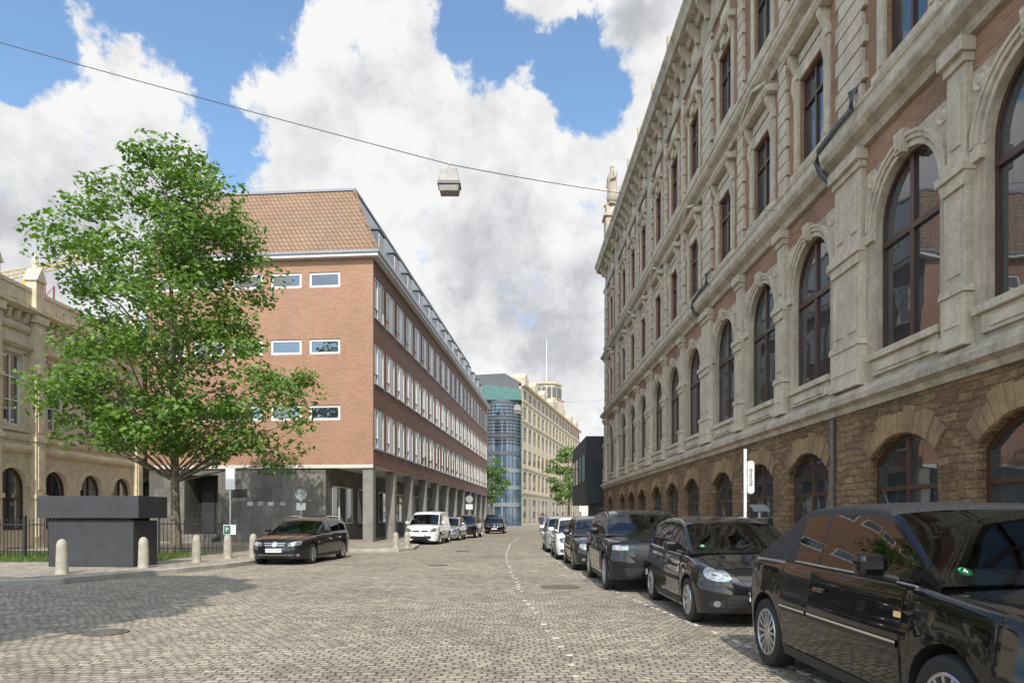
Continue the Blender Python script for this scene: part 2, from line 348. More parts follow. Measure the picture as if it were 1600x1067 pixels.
# ------------------------------------------------------------------ ground, roads, pavements
b=MB(); b.face([(-1500,-1500,-.03),(1500,-1500,-.03),(1500,1500,-.03),(-1500,1500,-.03)]); struct(b.build('ground',M['ground']))
b=MB(); b.face([(-60,-40,0),(60,-40,0),(60,230,0),(-60,230,0)]); struct(b.build('road',M['cobble']))
kl=[(-60,4.5),(-30,9.0),(-16,11.8),(-11,13.4),(-9.6,14.6),(-8.5,17.3),(-7.95,19.5),(-7.75,22),(-7.55,25.3),(-6.6,27.6),(-4.7,28.2),(-4.25,29.4),(-4.5,33.0),(-5.5,34.2),(-4.7,44),(-1.2,86),(1.0,100),(12,150),(18,230)]
def slab(name,poly,z,m):
    b=MB(); b.face([(x,y,z) for x,y in poly])
    return struct(b.build(name,m))
slab('pavement',kl+[(-60,230)],.12,M['paving'])
kr=[(4.5,-40),(4.5,60),(6.0,100),(16,150),(24,230)]
slab('pavement',kr+[(60,230),(60,-40)],.12,M['paving'])
def kerb(line,side):
    b=MB(); n=len(line); prev=None
    for i,(x,y) in enumerate(line):
        a=Vector(line[max(i-1,0)]); c=Vector(line[min(i+1,n-1)]); t=(c-a).normalized(); nn=Vector((-t.y,t.x))*side
        p=Vector((x,y)); o=p-nn*.02; q=p+nn*.16
        row=[b.add((o.x,o.y,-.01)),b.add((o.x,o.y,.115)),b.add((o.x+nn.x*.02,o.y+nn.y*.02,.132)),b.add((q.x,q.y,.132)),b.add((q.x,q.y,.1))]
        if prev: 
            for k in range(4): b.fi((prev[k],prev[k+1],row[k+1],row[k]))
        prev=row
    struct(b.build('kerb',M['kerb']))
kerb(kl,1); kerb(kr,-1)
b=MB(); line=[(.62,5.2),(.6,6.1),(.56,7.5),(.43,9.07),(.3,10.7),(.15,13.5),(-.05,18.5),(-.23,24.4),(-.1,36),(.6,50)]
def along(pts,step):
    out=[]; 
    for (x0,y0),(x1,y1) in zip(pts,pts[1:]):
        L=math.hypot(x1-x0,y1-y0); k=max(1,int(L/step))
        out+=[(x0+(x1-x0)*i/k,y0+(y1-y0)*i/k) for i in range(k)]
    return out
rr=random.Random(3)
for x,y in along(line,.42):
    if rr.random()<.25: continue
    w=.028+rr.random()*.026; b.lathe([(w,.002),(w*.9,.008),(w*.5,.011)],9,(x+rr.uniform(-.03,.03),y,0))
for x,y in along([(2.75,4.0),(2.6,7.5),(2.06,12),(1.55,18),(1.3,30)],.3):
    if rr.random()<.3: continue
    b.box(x-.028,x+.028,y-.08,y+.08,.003,.010)
struct(b.build('road_marking',M['mark']))
for (x,y,r,lab) in ((-5.0,8.4,.26,'round iron manhole cover in the shaded cobbles at left'),(.98,13.9,.40,'wide iron manhole cover in the cobbles beside the dotted white line'),(-2.2,20.2,.3,'small iron manhole cover in the middle of the sunlit road')):
    t=thing('manhole_cover',lab,'manhole cover',(x,y,0),0,'manhole covers in the road')
    c=MB(); c.lathe([(r,.004),(r,.014),(r-.04,.016),(r-.05,.010),(0,.010)],28); c.build('rim',M['cast'],t)
    c=MB()
    for k in range(-3,4):
        w=math.sqrt(max(.01,(r-.07)**2-(k*r*.24)**2)); c.box(-w,w,k*r*.24-.02,k*r*.24+.02,.010,.016)
    c.build('cover',M['cast'],t)

# ------------------------------------------------------------------ facade helpers
def arc(xc,hw,zs,rise,n=12):
    if rise<=0: return [(xc-hw,zs),(xc+hw,zs)]
    Rr=(hw*hw+rise*rise)/(2*rise); zc=zs+rise-Rr; a0=math.asin(min(1,hw/Rr)); 
    if rise>=hw-1e-6: a0=math.pi/2
    return [(xc+Rr*math.sin(-a0+2*a0*i/n),zc+Rr*math.cos(-a0+2*a0*i/n)) for i in range(n+1)]
def wall_cell(mb,xa,xb,z0,z1,y,op=None,depth=.3):
    if op is None: mb.face([(xa,y,z0),(xb,y,z0),(xb,y,z1),(xa,y,z1)]); return
    xc,hw,zb,top=op; l,r=xc-hw,xc+hw
    if l>xa+1e-4: mb.face([(xa,y,z0),(l,y,z0),(l,y,z1),(xa,y,z1)])
    if r<xb-1e-4: mb.face([(r,y,z0),(xb,y,z0),(xb,y,z1),(r,y,z1)])
    if zb>z0+1e-4: mb.face([(l,y,z0),(r,y,z0),(r,y,zb),(l,y,zb)])
    for (xa_,za),(xb_,zb_) in zip(top,top[1:]):
        if z1>max(za,zb_)+1e-4: mb.face([(xa_,y,za),(xb_,y,zb_),(xb_,y,z1),(xa_,y,z1)])
        mb.face([(xa_,y,za),(xb_,y,zb_),(xb_,y+depth,zb_),(xa_,y+depth,za)])
    mb.face([(l,y,zb),(l,y+depth,zb),(l,y+depth,top[0][1]),(l,y,top[0][1])])
    mb.face([(r,y,zb),(r,y+depth,zb),(r,y+depth,top[-1][1]),(r,y,top[-1][1])])
    mb.face([(l,y,zb),(r,y,zb),(r,y+depth,zb),(l,y+depth,zb)])
def window(hw,top,fm,gm,bars=(),ft=.07,name='window',fd=.06):
    out=[(-hw,0),(hw,0)]+top[::-1]; h=max(z for _,z in top); zc=h/2
    ins=[(x*(hw-ft)/hw, zc+(z-zc)*(zc-ft)/zc) for x,z in out]
    b=MB(); n=len(out)
    for k in range(n):
        a,c=out[k],out[(k+1)%n]; d,e=ins[k],ins[(k+1)%n]
        b.face([(a[0],0,a[1]),(c[0],0,c[1]),(e[0],0,e[1]),(d[0],0,d[1])])
        b.face([(d[0],0,d[1]),(e[0],0,e[1]),(e[0],fd,e[1]),(d[0],fd,d[1])])
    for kind,p,w,*rest in bars:
        if kind=='v':
            z0,z1=rest if rest else (ft*.5,h-ft*.5); b.box(p-w/2,p+w/2,-.012,fd-.01,z0,z1)
        else:
            x0,x1=rest if rest else (-hw+ft*.5,hw-ft*.5); b.box(x0,x1,-.02,fd-.01,p-w/2,p+w/2)
    o=b.build(name,fm,rec=False)
    g=MB(); g.face([(x,fd*.6,z) for x,z in out]); g.build('pane',gm,o)
    return Proto(o)

# ------------------------------------------------------------------ right: long nineteenth century building
def right_building():
    YF=51.5
    t=thing('historic_building','long ornate sandstone and brick building with arched windows along the right side','building',(7,YF,0),R(-90))
    cy=[48.1,42.8,39.6,36.4,32.7,29.5,26.3,22.5,19.15,16.0,12.15,9.1,5.95,2.4,-.8]
    cx=[YF-y for y in cy]; XN=YF+4
    bd=[0]+[(a+c)/2 for a,c in zip(cx,cx[1:])]+[XN]
    wide=[True]+[(c-a)>3.6 for a,c in zip(cx,cx[1:])]+[True]
    bas=MB(); st=MB(); br=MB()
    for i,x in enumerate(cx):
        xa,xb=bd[i],bd[i+1]
        wall_cell(bas,xa,xb,0,3.55,-.08,(x,1.06,.55,arc(x,1.06,2.45,.45,10)),.4)
        wall_cell(st,xa,xb,3.55,8.15,0,(x,.98,4.55,arc(x,.98,6.95,.98,16)),.4)
        wall_cell(br,xa,xb,8.15,9.0,.02)
        wall_cell(br,xa,xb,9.0,13.3,.04,(x,.66,9.85,arc(x,.66,12.05,0)),.3)
        wall_cell(br,xa,xb,13.3,18.4,.04,(x,.64,14.45,arc(x,.64,16.85,0)),.3)
    for mb,z0,z1,y in ((bas,0,3.55,-.08),(st,3.55,8.15,0),(br,8.15,20.4,.04)):
        for xx in (0.0,XN): mb.face([(xx,y,z0),(xx,15,z0),(xx,15,z1),(xx,y,z1)])
    bas.build('basement_wall',M['brown'],t,rec=False); st.build('stone_wall',M['sand'],t,rec=False); br.build('brick_wall',M['brickold'],t,rec=False)
    b=MB(); b.box(0,XN,.06,.4,18.4,20.45); b.build('frieze',M['sand'],t)
    def cornice(prof,name,m=M['sand'],x0=-.3,x1=XN):
        q=MB(); q.prism(prof,x0,x1,'x'); return q.build(name,m,t)
    cornice([(.2,3.55),(-.14,3.55),(-.16,3.66),(-.28,3.72),(-.28,3.84),(-.16,3.96),(-.05,4.04),(.2,4.04)],'string_course')
    cornice([(.2,8.72),(-.08,8.72),(-.12,8.86),(-.28,8.95),(-.33,9.06),(-.33,9.12),(-.08,9.24),(.2,9.24)],'cornice')
    cornice([(.2,9.24),(-.04,9.24),(-.04,9.62),(-.08,9.66),(-.08,9.72),(.2,9.72)],'balustrade_band',M['sandl'])
    cornice([(.2,13.15),(-.06,13.15),(-.1,13.28),(-.25,13.38),(-.3,13.48),(-.04,13.6),(.2,13.6)],'cornice')
    cornice([(.2,13.6),(-.02,13.6),(-.02,14.1),(-.07,14.14),(-.07,14.22),(.2,14.22)],'sill_band',M['sandl'])
    cornice([(.2,18.35),(-.06,18.35),(-.1,18.5),(-.03,18.6),(.2,18.6)],'architrave')
    cornice([(.4,19.75),(-.1,19.75),(-.18,19.95),(-.52,20.05),(-.58,20.25),(-.68,20.42),(-.68,20.52),(.4,20.6)],'cornice',x0=-.7)
    q=MB(); q.box(-.3,XN,-.2,.15,20.6,21.0); q.build('parapet',M['sand'],t)
    q=MB(); q.prism([(.15,20.6),(4.5,25.2),(10.5,25.2),(15,20.6)],-.1,XN-.002,'x'); q.build('roof',M['slate'],t)
    bw=window(1.06,arc(0,1.06,1.9,.45,10),M['brownf'],M['glass'],(('v',0,.09),('h',1.4,.08)),.08)
    gw=window(.98,arc(0,.98,2.4,.98,16),M['brownf'],M['glass'],(('v',0,.12),('h',2.05,.11)),.075)
    uw=window(.66,arc(0,.66,2.2,0),M['brownf'],M['glass'],(('v',0,.07),('h',1.5,.06)),.06)
    vw=window(.64,arc(0,.64,2.4,0),M['brownf'],M['glass'],(('v',0,.07),('h',1.6,.06)),.06)
    def ring(r0,r1,zs,y0,y1,n=16):
        q=MB()
        pi_=[( -r0*math.cos(math.pi*k/n), zs+r0*math.sin(math.pi*k/n)) for k in range(n+1)]; po=[(-r1*math.cos(math.pi*k/n), zs+r1*math.sin(math.pi*k/n)) for k in range(n+1)]
        for k in range(n):
            a,b_,c,d=pi_[k],pi_[k+1],po[k+1],po[k]
            q.face([(a[0],y0,a[1]),(b_[0],y0,b_[1]),(c[0],y0,c[1]),(d[0],y0,d[1])])
            q.face([(d[0],y0,d[1]),(c[0],y0,c[1]),(c[0],y1,c[1]),(d[0],y1,d[1])])
            q.face([(a[0],y0,a[1]),(b_[0],y0,b_[1]),(b_[0],y1,b_[1]),(a[0],y1,a[1])])
        return q
    q=ring(.985,1.06,0,-.02,.1)
    for rgs in (ring(1.06,1.10,0,-.008,.05),ring(1.10,1.18,0,-.055,.05),ring(1.18,1.24,0,-.085,.05)):
        off=len(q.v); q.v+=rgs.v; q.f+=[[k+off for k in f] for f in rgs.f]; q.m+=rgs.m
    q.prism([(-.09,.93),(.09,.93),(.14,1.32),(-.14,1.32)],-.14,.0,'y'); q.prism([(-.05,.98),(.05,.98),(.09,1.26),(-.09,1.26)],-.17,-.1,'y')
    AR=Proto(q.build('arch_surround',M['sandl'],rec=False))
    q=MB(); q.box(-1.12,1.12,-.14,.05,-.13,0); q.box(-1.02,1.02,-.06,.05,-.42,-.13); q.box(-.8,.8,-.09,.0,-.36,-.2); SI=Proto(q.build('sill',M['sandl'],bevel=.015))
    q=MB(); rv=random.Random(4)
    for k in range(15):
        a=-.69+1.38*k/14; r0,r1=1.5,rv.uniform(1.84,2.0); a0,a1=a-.0465,a+.0465; pj=rv.uniform(-.125,-.10)
        q.prism([(r0*math.sin(a0),r0*math.cos(a0)),(r0*math.sin(a1),r0*math.cos(a1)),(r1*math.sin(a1),r1*math.cos(a1)),(r1*math.sin(a0),r1*math.cos(a0))],pj,-.05,'y')
    VO=Proto(q.build('basement_arch',M['brownv'],bevel=.012))
    def pil(w):
        q=MB(); h=w/2
        q.box(-h-.05,h+.05,-.19,.05,4.04,4.26); q.box(-h-.02,h+.02,-.16,.05,4.26,4.85); q.box(-h+.08,h-.08,-.18,-.1,4.36,4.77); q.prism([(-h-.06,4.85),(h+.06,4.85),(h,4.98),(-h,4.98)],-.19,.05,'y')
        q.box(-h,h,-.12,.05,4.98,6.47); 
        for s in ((-1,1) if w>1 else (0,)):
            q.box(s*h*.52-.15,s*h*.52+.15,-.145,-.05,5.15,6.3)
        q.prism([(-h,6.47),(h,6.47),(h+.07,6.67),(-h-.07,6.67)],-.17,.05,'y'); q.box(-h-.09,h+.09,-.22,.05,6.67,6.79); q.box(-h-.02,h+.02,-.16,.05,6.79,6.96)
        q.box(-h+.03,h-.03,-.09,.05,6.96,8.36); 
        for s in ((-1,1) if w>1 else (0,)):
            q.box(s*h*.5-.12,s*h*.5+.12,-.12,-.05,7.15,8.15)
        q.box(-h,h,-.14,.05,8.36,8.5); q.box(-h-.04,h+.04,-.22,.05,8.5,8.72)
        return Proto(q.build('pilaster',M['sandl'],bevel=.01))
    PN,PW=pil(.52),pil(1.15)
    q=MB()
    for s in (-1,1):
        x0=s*.68; x1=s*.93; q.box(min(x0,x1),max(x0,x1),-.06,.1,9.72,12.1); q.box(min(x0,x1)-.03,max(x0,x1)+.03,-.095,.1,12.1,12.3); q.box(min(x0,x1)+.06,max(x0,x1)-.06,-.085,.0,9.95,11.4)
        xs=s*.8; q.prism([(-.08,12.3),(-.24,12.62),(-.24,12.72),(.05,12.72),(.05,12.3)],xs-.08,xs+.08,'x')
        q.prism([(-.06,11.5),(-.15,11.9),(-.15,12.1),(.05,12.1),(.05,11.5)],xs-.06,xs+.06,'x')
    q.box(-.91,.91,-.04,.1,12.07,12.4); q.box(-.6,.6,-.07,.0,12.42,12.64)
    q.prism([(.05,12.72),(-.26,12.72),(-.33,12.81),(-.33,12.88),(.05,12.94)],-1.08,1.08,'x')
    q.box(-1.0,1.0,-.13,.1,9.7,9.85)
    W1=Proto(q.build('window_surround',M['sandl'],bevel=.008))
    q=MB(); q.prism([(-1.02,12.94),(1.02,12.94),(0,13.33)],-.17,.05,'y'); q.prism([(-1.1,12.96),(-1.02,12.92),(0,13.31),(1.02,12.92),(1.1,12.96),(0,13.4)],-.33,.05,'y'); PE=Proto(q.build('pediment',M['sandl']))
    q=MB()
    for s in (-1,1):
        x0=s*.66; x1=s*.87; q.box(min(x0,x1),max(x0,x1),-.05,.1,14.22,16.95); xs=s*.765; q.prism([(-.06,16.8),(-.18,17.15),(-.18,17.25),(.05,17.25),(.05,16.8)],xs-.06,xs+.06,'x')
    q.box(-.86,.86,-.04,.1,16.87,17.18); q.prism([(.05,17.25),(-.2,17.25),(-.27,17.35),(-.27,17.41),(.05,17.46)],-.98,.98,'x'); q.box(-.95,.95,-.11,.1,14.2,14.45)
    q.prism([(-.16,16.9),(.16,16.9),(.21,17.25),(-.21,17.25)],-.14,.05,'y')
    W2=Proto(q.build('window_surround',M['sandl'],bevel=.008))
    def quoin(z0,z1,w,h=.36):
        q=MB(); z=z0; k=0
        q.box(-w*.36,w*.36,-.05,.1,z0,z1)
        while z<z1-.1:
            ww=w*(.5 if k%2 else .40); q.box(-ww,ww,-.095,.1,z+.015,min(z+h-.02,z1-.01)); z+=h; k+=1
        return Proto(q.build('quoin_strip',M['sandl'],bevel=.01))
    QN1,QW1=quoin(9.72,13.15,.56),quoin(9.72,13.15,1.2); QN2,QW2=quoin(14.22,18.35,.48),quoin(14.22,18.35,1.2)
    q=MB(); q.prism([(-.06,19.2),(-.1,19.2),(-.14,19.4),(-.42,19.74),(-.42,19.94),(.05,19.94),(.05,19.2)],-.09,.09,'x'); MO=Proto(q.build('bracket',M['sand'],bevel=.012))
    q=MB(); q.box(-.7,.7,-.22,.12,20.6,21.2); q.prism([(-.58,21.2)]+[(-.58*math.cos(math.pi*k/10),21.2+.62*math.sin(math.pi*k/10)) for k in range(1,10)]+[(.58,21.2)],-.25,.1,'y'); q.box(-.1,.1,-.3,.1,21.6,22.15)
    for s in (-1,1): q.lathe([(.14,20.95),(.17,21.1),(.1,21.35),(.13,21.55),(.04,21.9)],8,(s*.82,-.08,0))
    OR=Proto(q.build('roof_ornament',M['sand'],smooth=True,ang=30))
    q=MB(); q.box(-.45,.45,-.04,.06,18.75,19.45); q.box(-.33,.33,-.06,.02,18.86,19.34); PA=Proto(q.build('frieze_panel',M['sandl'],bevel=.015))
    q=MB(); q.box(-.45,.45,-.045,.05,17.7,18.2); q.lathe([(.0,-.1),(.17,-.08),(.2,-.045),(.2,.0)],16,(0,0,17.95),'y'); ME=Proto(q.build('medallion',M['sandl'],smooth=True,ang=30))
    q=MB(); q.lathe([(0,-.04),(.06,-.035),(.09,-.015),(.12,-.03),(.15,-.03),(.17,.0)],18,(0,0,0),'y'); RO=Proto(q.build('roundel',M['sandl'],smooth=True,ang=30))
    for i,x in enumerate(cx):
        bw.put(t,(x,.06,.55)); gw.put(t,(x,.13,4.55)); uw.put(t,(x,.13,9.85)); vw.put(t,(x,.13,14.45))
        AR.put(t,(x,0,6.95)); SI.put(t,(x,0,4.55)); VO.put(t,(x,0,1.42)); W1.put(t,(x,.04,0)); W2.put(t,(x,.04,0)); OR.put(t,(x,0,0)); ME.put(t,(x,.04,0))
        if i%2==0: PE.put(t,(x,.04,0))
        PA.put(t,(x,.06,0))
        for s in (-1,1): MO.put(t,(x+s*.62,0,0)); RO.put(t,(x+s*1.08,.0,7.95))
    for i,x in enumerate(bd):
        if i==0: x+=.7
        if i==len(bd)-1: x-=.7
        (PW if wide[i] else PN).put(t,(x,0,0)); (QW1 if wide[i] else QN1).put(t,(x,.04,0)); (QW2 if wide[i] else QN2).put(t,(x,.04,0)); MO.put(t,(x,0,0))
    for i,x in enumerate(cx):
        for s in (-1,1):
            x0=x+s*.99; x1=bd[i]+.3 if s<0 else bd[i+1]-.3
            q=MB(); q.box(min(x0,x1),max(x0,x1),-.08,.05,6.74,6.93); q.build('impost',M['sandl'],t)
    q=MB(); q.box(.4,1.8,-.3,1.1,20.62,21.4); q.box(.55,1.65,-.15,.95,21.4,23.4); q.box(.42,1.78,-.28,1.08,23.4,23.62); q.prism([(.55,23.62),(1.65,23.62),(1.4,24.36),(.8,24.36)],-.1,.9,'y'); q.build('corner_pedestal',M['sand'],t,bevel=.03)
    for xx in (.1,2.2,3.4):
        q=MB(); q.box(xx-.22,xx+.22,-.2,.24,20.6,21.3); q.lathe([(.2,21.3),(.1,21.5),(.19,21.8),(.08,22.2),(.1,22.3),(0,22.7)],10,(xx,.02,0)); q.build('finial',M['sand'],t,smooth=True,ang=40)
    for k,x in enumerate((YF-13.75,YF-24.0)):
        q=MB(); q.tube([(x,-.02,10.05),(x,-.17,9.95),(x,-.17,9.62),(x-.25,-.34,9.42),(x-.95,-.39,9.3),(x-1.1,-.39,9.12),(x-1.1,-.3,8.9),(x-1.1,-.1,8.7)],.065,10)
        q.build('downpipe',M['zincd'],t,smooth=True)
        if k==0:
            q=MB(); q.tube([(x-.85,-.15,3.5),(x-.85,-.15,.1)],.045,10)
            for z in (1.2,2.6): q.lathe([(.065,z),(.065,z+.05)],10,(x-.85,-.15,0))
            q.build('downpipe',M['cast'],t,smooth=True)
right_building()

def skin_figure(name,verts,edges,rad,mats,pick,sub=2):
    me=bpy.data.meshes.new('f'); me.from_pydata(verts,edges,[]); o=bpy.data.objects.new('f',me); C.objects.link(o)
    o.modifiers.new('skin','SKIN'); sv_=me.skin_vertices[0].data
    for k,r in enumerate(rad): sv_[k].radius=(r if isinstance(r,tuple) else (r,r))
    sv_[0].use_root=True
    o.modifiers.new('sub','SUBSURF').levels=sub; o.modifiers['sub'].render_levels=sub
    m2=bpy.data.meshes.new_from_object(o.evaluated_get(bpy.context.evaluated_depsgraph_get())); bpy.data.objects.remove(o)
    for m in mats: m2.materials.append(m)
    for p in m2.polygons: p.use_smooth=True; p.material_index=pick(p.center)
    m2.name=name; o=bpy.data.objects.new(name,m2); C.objects.link(o); return o
HV=[(0,0,.95),(0,0,1.15),(0,0,1.38),(0,0,1.5),(0,-.02,1.63),(0,-.01,1.7), (.19,0,1.4),(.24,.03,1.13),(.25,-.06,.9),(.25,-.08,.8), (-.19,0,1.4),(-.24,.03,1.13),(-.25,-.06,.9),(-.25,-.08,.8),
    (.1,0,.9),(.11,-.06,.5),(.11,-.02,.09),(.12,-.16,.05), (-.1,0,.9),(-.11,.1,.5),(-.11,.2,.1),(-.12,.08,.05)]
HE=[(0,1),(1,2),(2,3),(3,4),(4,5),(2,6),(6,7),(7,8),(8,9),(2,10),(10,11),(11,12),(12,13),(0,14),(14,15),(15,16),(16,17),(0,18),(18,19),(19,20),(20,21)]
HR=[.15,.13,.15,.055,.09,.08,.06,.045,.035,.04,.06,.045,.035,.04,.1,.07,.05,.05,.1,.07,.05,.05]
def person(label,loc,rz,shirt,trs,hair):
    o=skin_figure('person',HV,HE,HR,[M['skin'],shirt,trs,M['ink']],lambda c:(0 if c.z>1.49 or (abs(c.x)>.2 and c.z<.93) else 1 if c.z>.92 else 2 if c.z>.1 else 3))
    o.location=loc; o.rotation_euler=(0,0,rz); tag(o,label,'person','people far along the street')
    h=MB(); h.lathe([(0,1.80),(.07,1.785),(.105,1.72),(.108,1.66),(.09,1.6)],12,(0,.015,0)); h.build('hair',hair,o,smooth=True)
cl=lambda n,c: simple(n,c,.8)
person('distant person in a dark jacket walking on the far road, left of the group',(3.0,70,0),0,cl('jacket_dark',(.04,.05,.08)),cl('trousers_blue',(.05,.07,.14)),M['ink'])
person('distant person in a white shirt walking beside the right kerb',(4.4,66,0),2.9,cl('shirt_white',(.7,.7,.68)),cl('trousers_dark',(.03,.03,.035)),cl('hair_brown',(.08,.04,.02)))
person('distant person in a red top by the far right pavement',(5.6,72,.12),.4,cl('top_red',(.4,.06,.05)),cl('jeans',(.08,.1,.18)),cl('hair_blond',(.35,.24,.1)))
person('distant person in a blue shirt farthest down the street',(3.9,84,0),3.1,cl('shirt_blue',(.1,.2,.42)),cl('trousers_beige',(.35,.29,.2)),M['ink'])
SVv=[(0,0,.9),(0,0,1.15),(0,0,1.4),(0,0,1.55),(0,-.02,1.68),(0,-.01,1.76),(.2,0,1.42),(.27,-.05,1.15),(.12,-.22,1.05),(-.2,0,1.42),(-.3,0,1.18),(-.32,-.05,.9),(0,0,.5),(0,0,.05)]
SE=[(0,1),(1,2),(2,3),(3,4),(4,5),(2,6),(6,7),(7,8),(2,9),(9,10),(10,11),(0,12),(12,13)]
SR=[.22,.18,.19,.07,.11,.1,.08,.07,.05,.08,.07,.06,.25,.3]
o=skin_figure('statue',SVv,SE,SR,[M['statue']],lambda c:0); o.location=(7.4,50.4,24.37); o.scale=(1.7,1.7,1.7); o.rotation_euler=(0,0,R(-60))
tag(o,'weathered stone statue standing on the roof corner of the ornate building','statue')
pb=MB(); pb.box(-.28,.28,-.28,.28,0,.06); pb.build('plinth',M['statue'],o)

# ------------------------------------------------------------------ left: brick building with arcade
def brick_building():
    t=thing('brick_building','red brick office building with tiled hip roof and ground floor arcade','building',(-7.32,36,0),R(-4.8))
    Lx=12.5; Ly=50; Z0,Z1=4.15,15.1
    TR=Matrix.Rotation(R(90),4,'Z')
    w=MB(); rows=[(13.62,14.42),(10.08,10.88),(6.57,7.37)]
    gx=[-2.63,-4.74,-6.88,-9.02,-11.2]; gb=[0,-3.68,-5.81,-7.95,-10.1,-Lx]
    zc=[Z0,8.0,11.5,Z1]
    for r,(zb,zt_) in enumerate(rows[::-1]):
        z0,z1=zc[r],zc[r+1]
        for i,x in enumerate(gx): wall_cell(w,gb[i+1],gb[i],z0,z1,0,(x,.845,zb,arc(x,.845,zt_,0)),.14)
    w.face([(-Lx,0,Z0),(-Lx,Ly,Z0),(-Lx,Ly,Z1),(-Lx,0,Z1)]); w.face([(-Lx,Ly,Z0),(0,Ly,Z0),(0,Ly,Z1),(-Lx,Ly,Z1)])
    w.build('wall',M['bricknew'],t,rec=False)
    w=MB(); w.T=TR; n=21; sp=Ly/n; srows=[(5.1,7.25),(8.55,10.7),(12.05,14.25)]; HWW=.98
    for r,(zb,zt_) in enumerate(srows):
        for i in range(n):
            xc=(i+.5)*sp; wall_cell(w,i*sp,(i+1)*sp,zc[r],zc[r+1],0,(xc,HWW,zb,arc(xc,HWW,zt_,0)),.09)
    w.build('street_wall',M['brickshade'],t,rec=False)
    b=MB(); b.box(-Lx+.01,-.01,.012,Ly-.01,Z0-.02,Z0+.12); b.build('arcade_ceiling',M['whitew'],t)
    b=MB(); b.box(-Lx+.01,.0,-.03,.0,Z0-.12,Z0+.06); b.build('pale_band',M['whitew'],t)
    b=MB(); wall_cell(b,-Lx+.05,-2.6,0,Z0-.03,.06,(-9.5,.95,.5,arc(-9.5,.95,3.7,0)),1.6)
    for xx in (-Lx+.05,-2.6): b.face([(xx,.06,0),(xx,Ly-.2,0),(xx,Ly-.2,Z0-.03),(xx,.06,Z0-.03)])
    b.face([(-Lx+.05,Ly-.2,0),(-2.6,Ly-.2,0),(-2.6,Ly-.2,Z0-.03),(-Lx+.05,Ly-.2,Z0-.03)]); b.build('ground_floor_wall',M['plinth'],t,rec=False)
    d=MB(); d.box(-10.45,-8.55,1.6,1.66,.5,3.7); d.build('entrance',M['ink'],t)
    d=MB(); d.box(-10.3,-9.55,1.54,1.59,.55,2.9); d.box(-9.45,-8.7,1.54,1.59,.55,2.9); d.build('door',M['anth'],t,bevel=.01)
    s=MB()
    for k in range(3): s.box(-10.6,-8.4,-.3-.32*(2-k),-.02,.0,.3+.12*k-.02*k)
    s.build('steps',M['pillar'],t)
    for x,c,h in ((-6.9,'paper',.2),(-6.3,'signg',.22),(-5.75,'paper',.2),(-5.1,'signg',.2)):
        q=MB(); q.box(x,x+.3,.03,.057,2.05,2.05+h); q.build('plaque',M[c],t)
    q=MB(); q.box(-7.9,-6.9,.03,.057,2.5,2.95); q.build('vent_window',M['glass'],t)
    PI=MB(); PI.box(-.56,0,-.25,.25,0,Z0-.03); P=Proto(PI.build('pillar',M['pillar'],bevel=.02))
    for k in range(12): P.put(t,(-.03,.32+k*4.47,0))
    sw=window(1.75,arc(0,1.75,2.1,0),M['white'],M['glass'],(('v',-.6,.06),('v',.6,.06)),.07,'shop_window')
    for k in range(11): sw.put(t,(-2.54,2.7+k*4.47,1.05),R(90))
    wg=window(.845,arc(0,.845,.8,0),M['white'],M['glass'],(),.12)
    for zb,zt_ in rows:
        for x in gx: wg.put(t,(x,.05,zb))
    bars=(('v',-.22,.07),('h',.55,.05,-.92,-.22))
    sA=window(HWW,arc(0,HWW,2.17,0),M['white'],M['glassl'],bars,.085); sB=window(HWW,arc(0,HWW,2.17,0),M['white'],M['glassb'],bars,.085)
    rr=random.Random(5)
    for zb,zt_ in srows:
        for i in range(n): (sB if rr.random()<.35 else sA).put(t,(-.035,(i+.5)*sp,zb),R(90))
    sI=MB(); sI.box(-1.03,1.03,-.05,.05,-.07,0); SI=Proto(sI.build('sill',M['zinc']))
    for zb,_ in srows:
        for i in range(n): SI.put(t,(0.0,(i+.5)*sp,zb-.002),R(90))
    e=MB(); e.box(-Lx-.35,.35,-.35,Ly+.35,Z1,Z1+.14); e.build('eaves_board',M['white'],t)
    e=MB(); e.box(-Lx-.42,.42,-.42,Ly+.42,Z1+.14,Z1+.3); e.build('gutter',M['zinc'],t,bevel=.04)
    r=MB(); r2=MB(); zr=20.1; a=[(-Lx-.3,-.3),(.3,-.3),(.3,Ly+.3),(-Lx-.3,Ly+.3)]; c=[(-Lx+1.9,2.9),(-1.95,2.9),(-1.95,Ly-2.5),(-Lx+1.9,Ly-2.5)]
    zb=Z1+.25
    for k in range(4):
        k2=(k+1)%4; (r2 if k==1 else r).face([(*a[k],zb),(*a[k2],zb),(*c[k2],zr),(*c[k],zr)])
    r.face([(*q,zr) for q in c]); r.build('roof',M['tile'],t,rec=False); r2.build('roof_slope',M['zinc'],t,rec=False)
    q=MB(); q.box(c[0][0]-.1,c[1][0]+.1,2.8,Ly-2.4,zr-.03,zr+.1); q.build('flat_roof_edge',M['zinc'],t)
    for k in (0,1):
        q=MB(); q.tube([(*a[k],zb+.02),(*c[k],zr+.03)],.08,8); q.build('hip_ridge',M['tile'],t,smooth=True)
    dm=MB(); dm.box(-1.3,.0,-.58,.58,0,1.75); dm.box(-1.5,.08,-.66,.66,1.75,1.83); D=dm.build('dormer',M['zincd'])
    dw=MB(); dw.box(0.0,.03,-.5,.5,.2,1.65); dwo=dw.build('window',M['white'],D); dg=MB(); dg.box(.03,.036,-.43,-.03,.27,1.58); dg.box(.03,.036,.03,.43,.27,1.58); dg.build('pane',M['glass'],dwo)
    DP=Proto(D)
    for k in range(14): DP.put(t,(-.22,2.3+k*3.4,15.55))
brick_building()

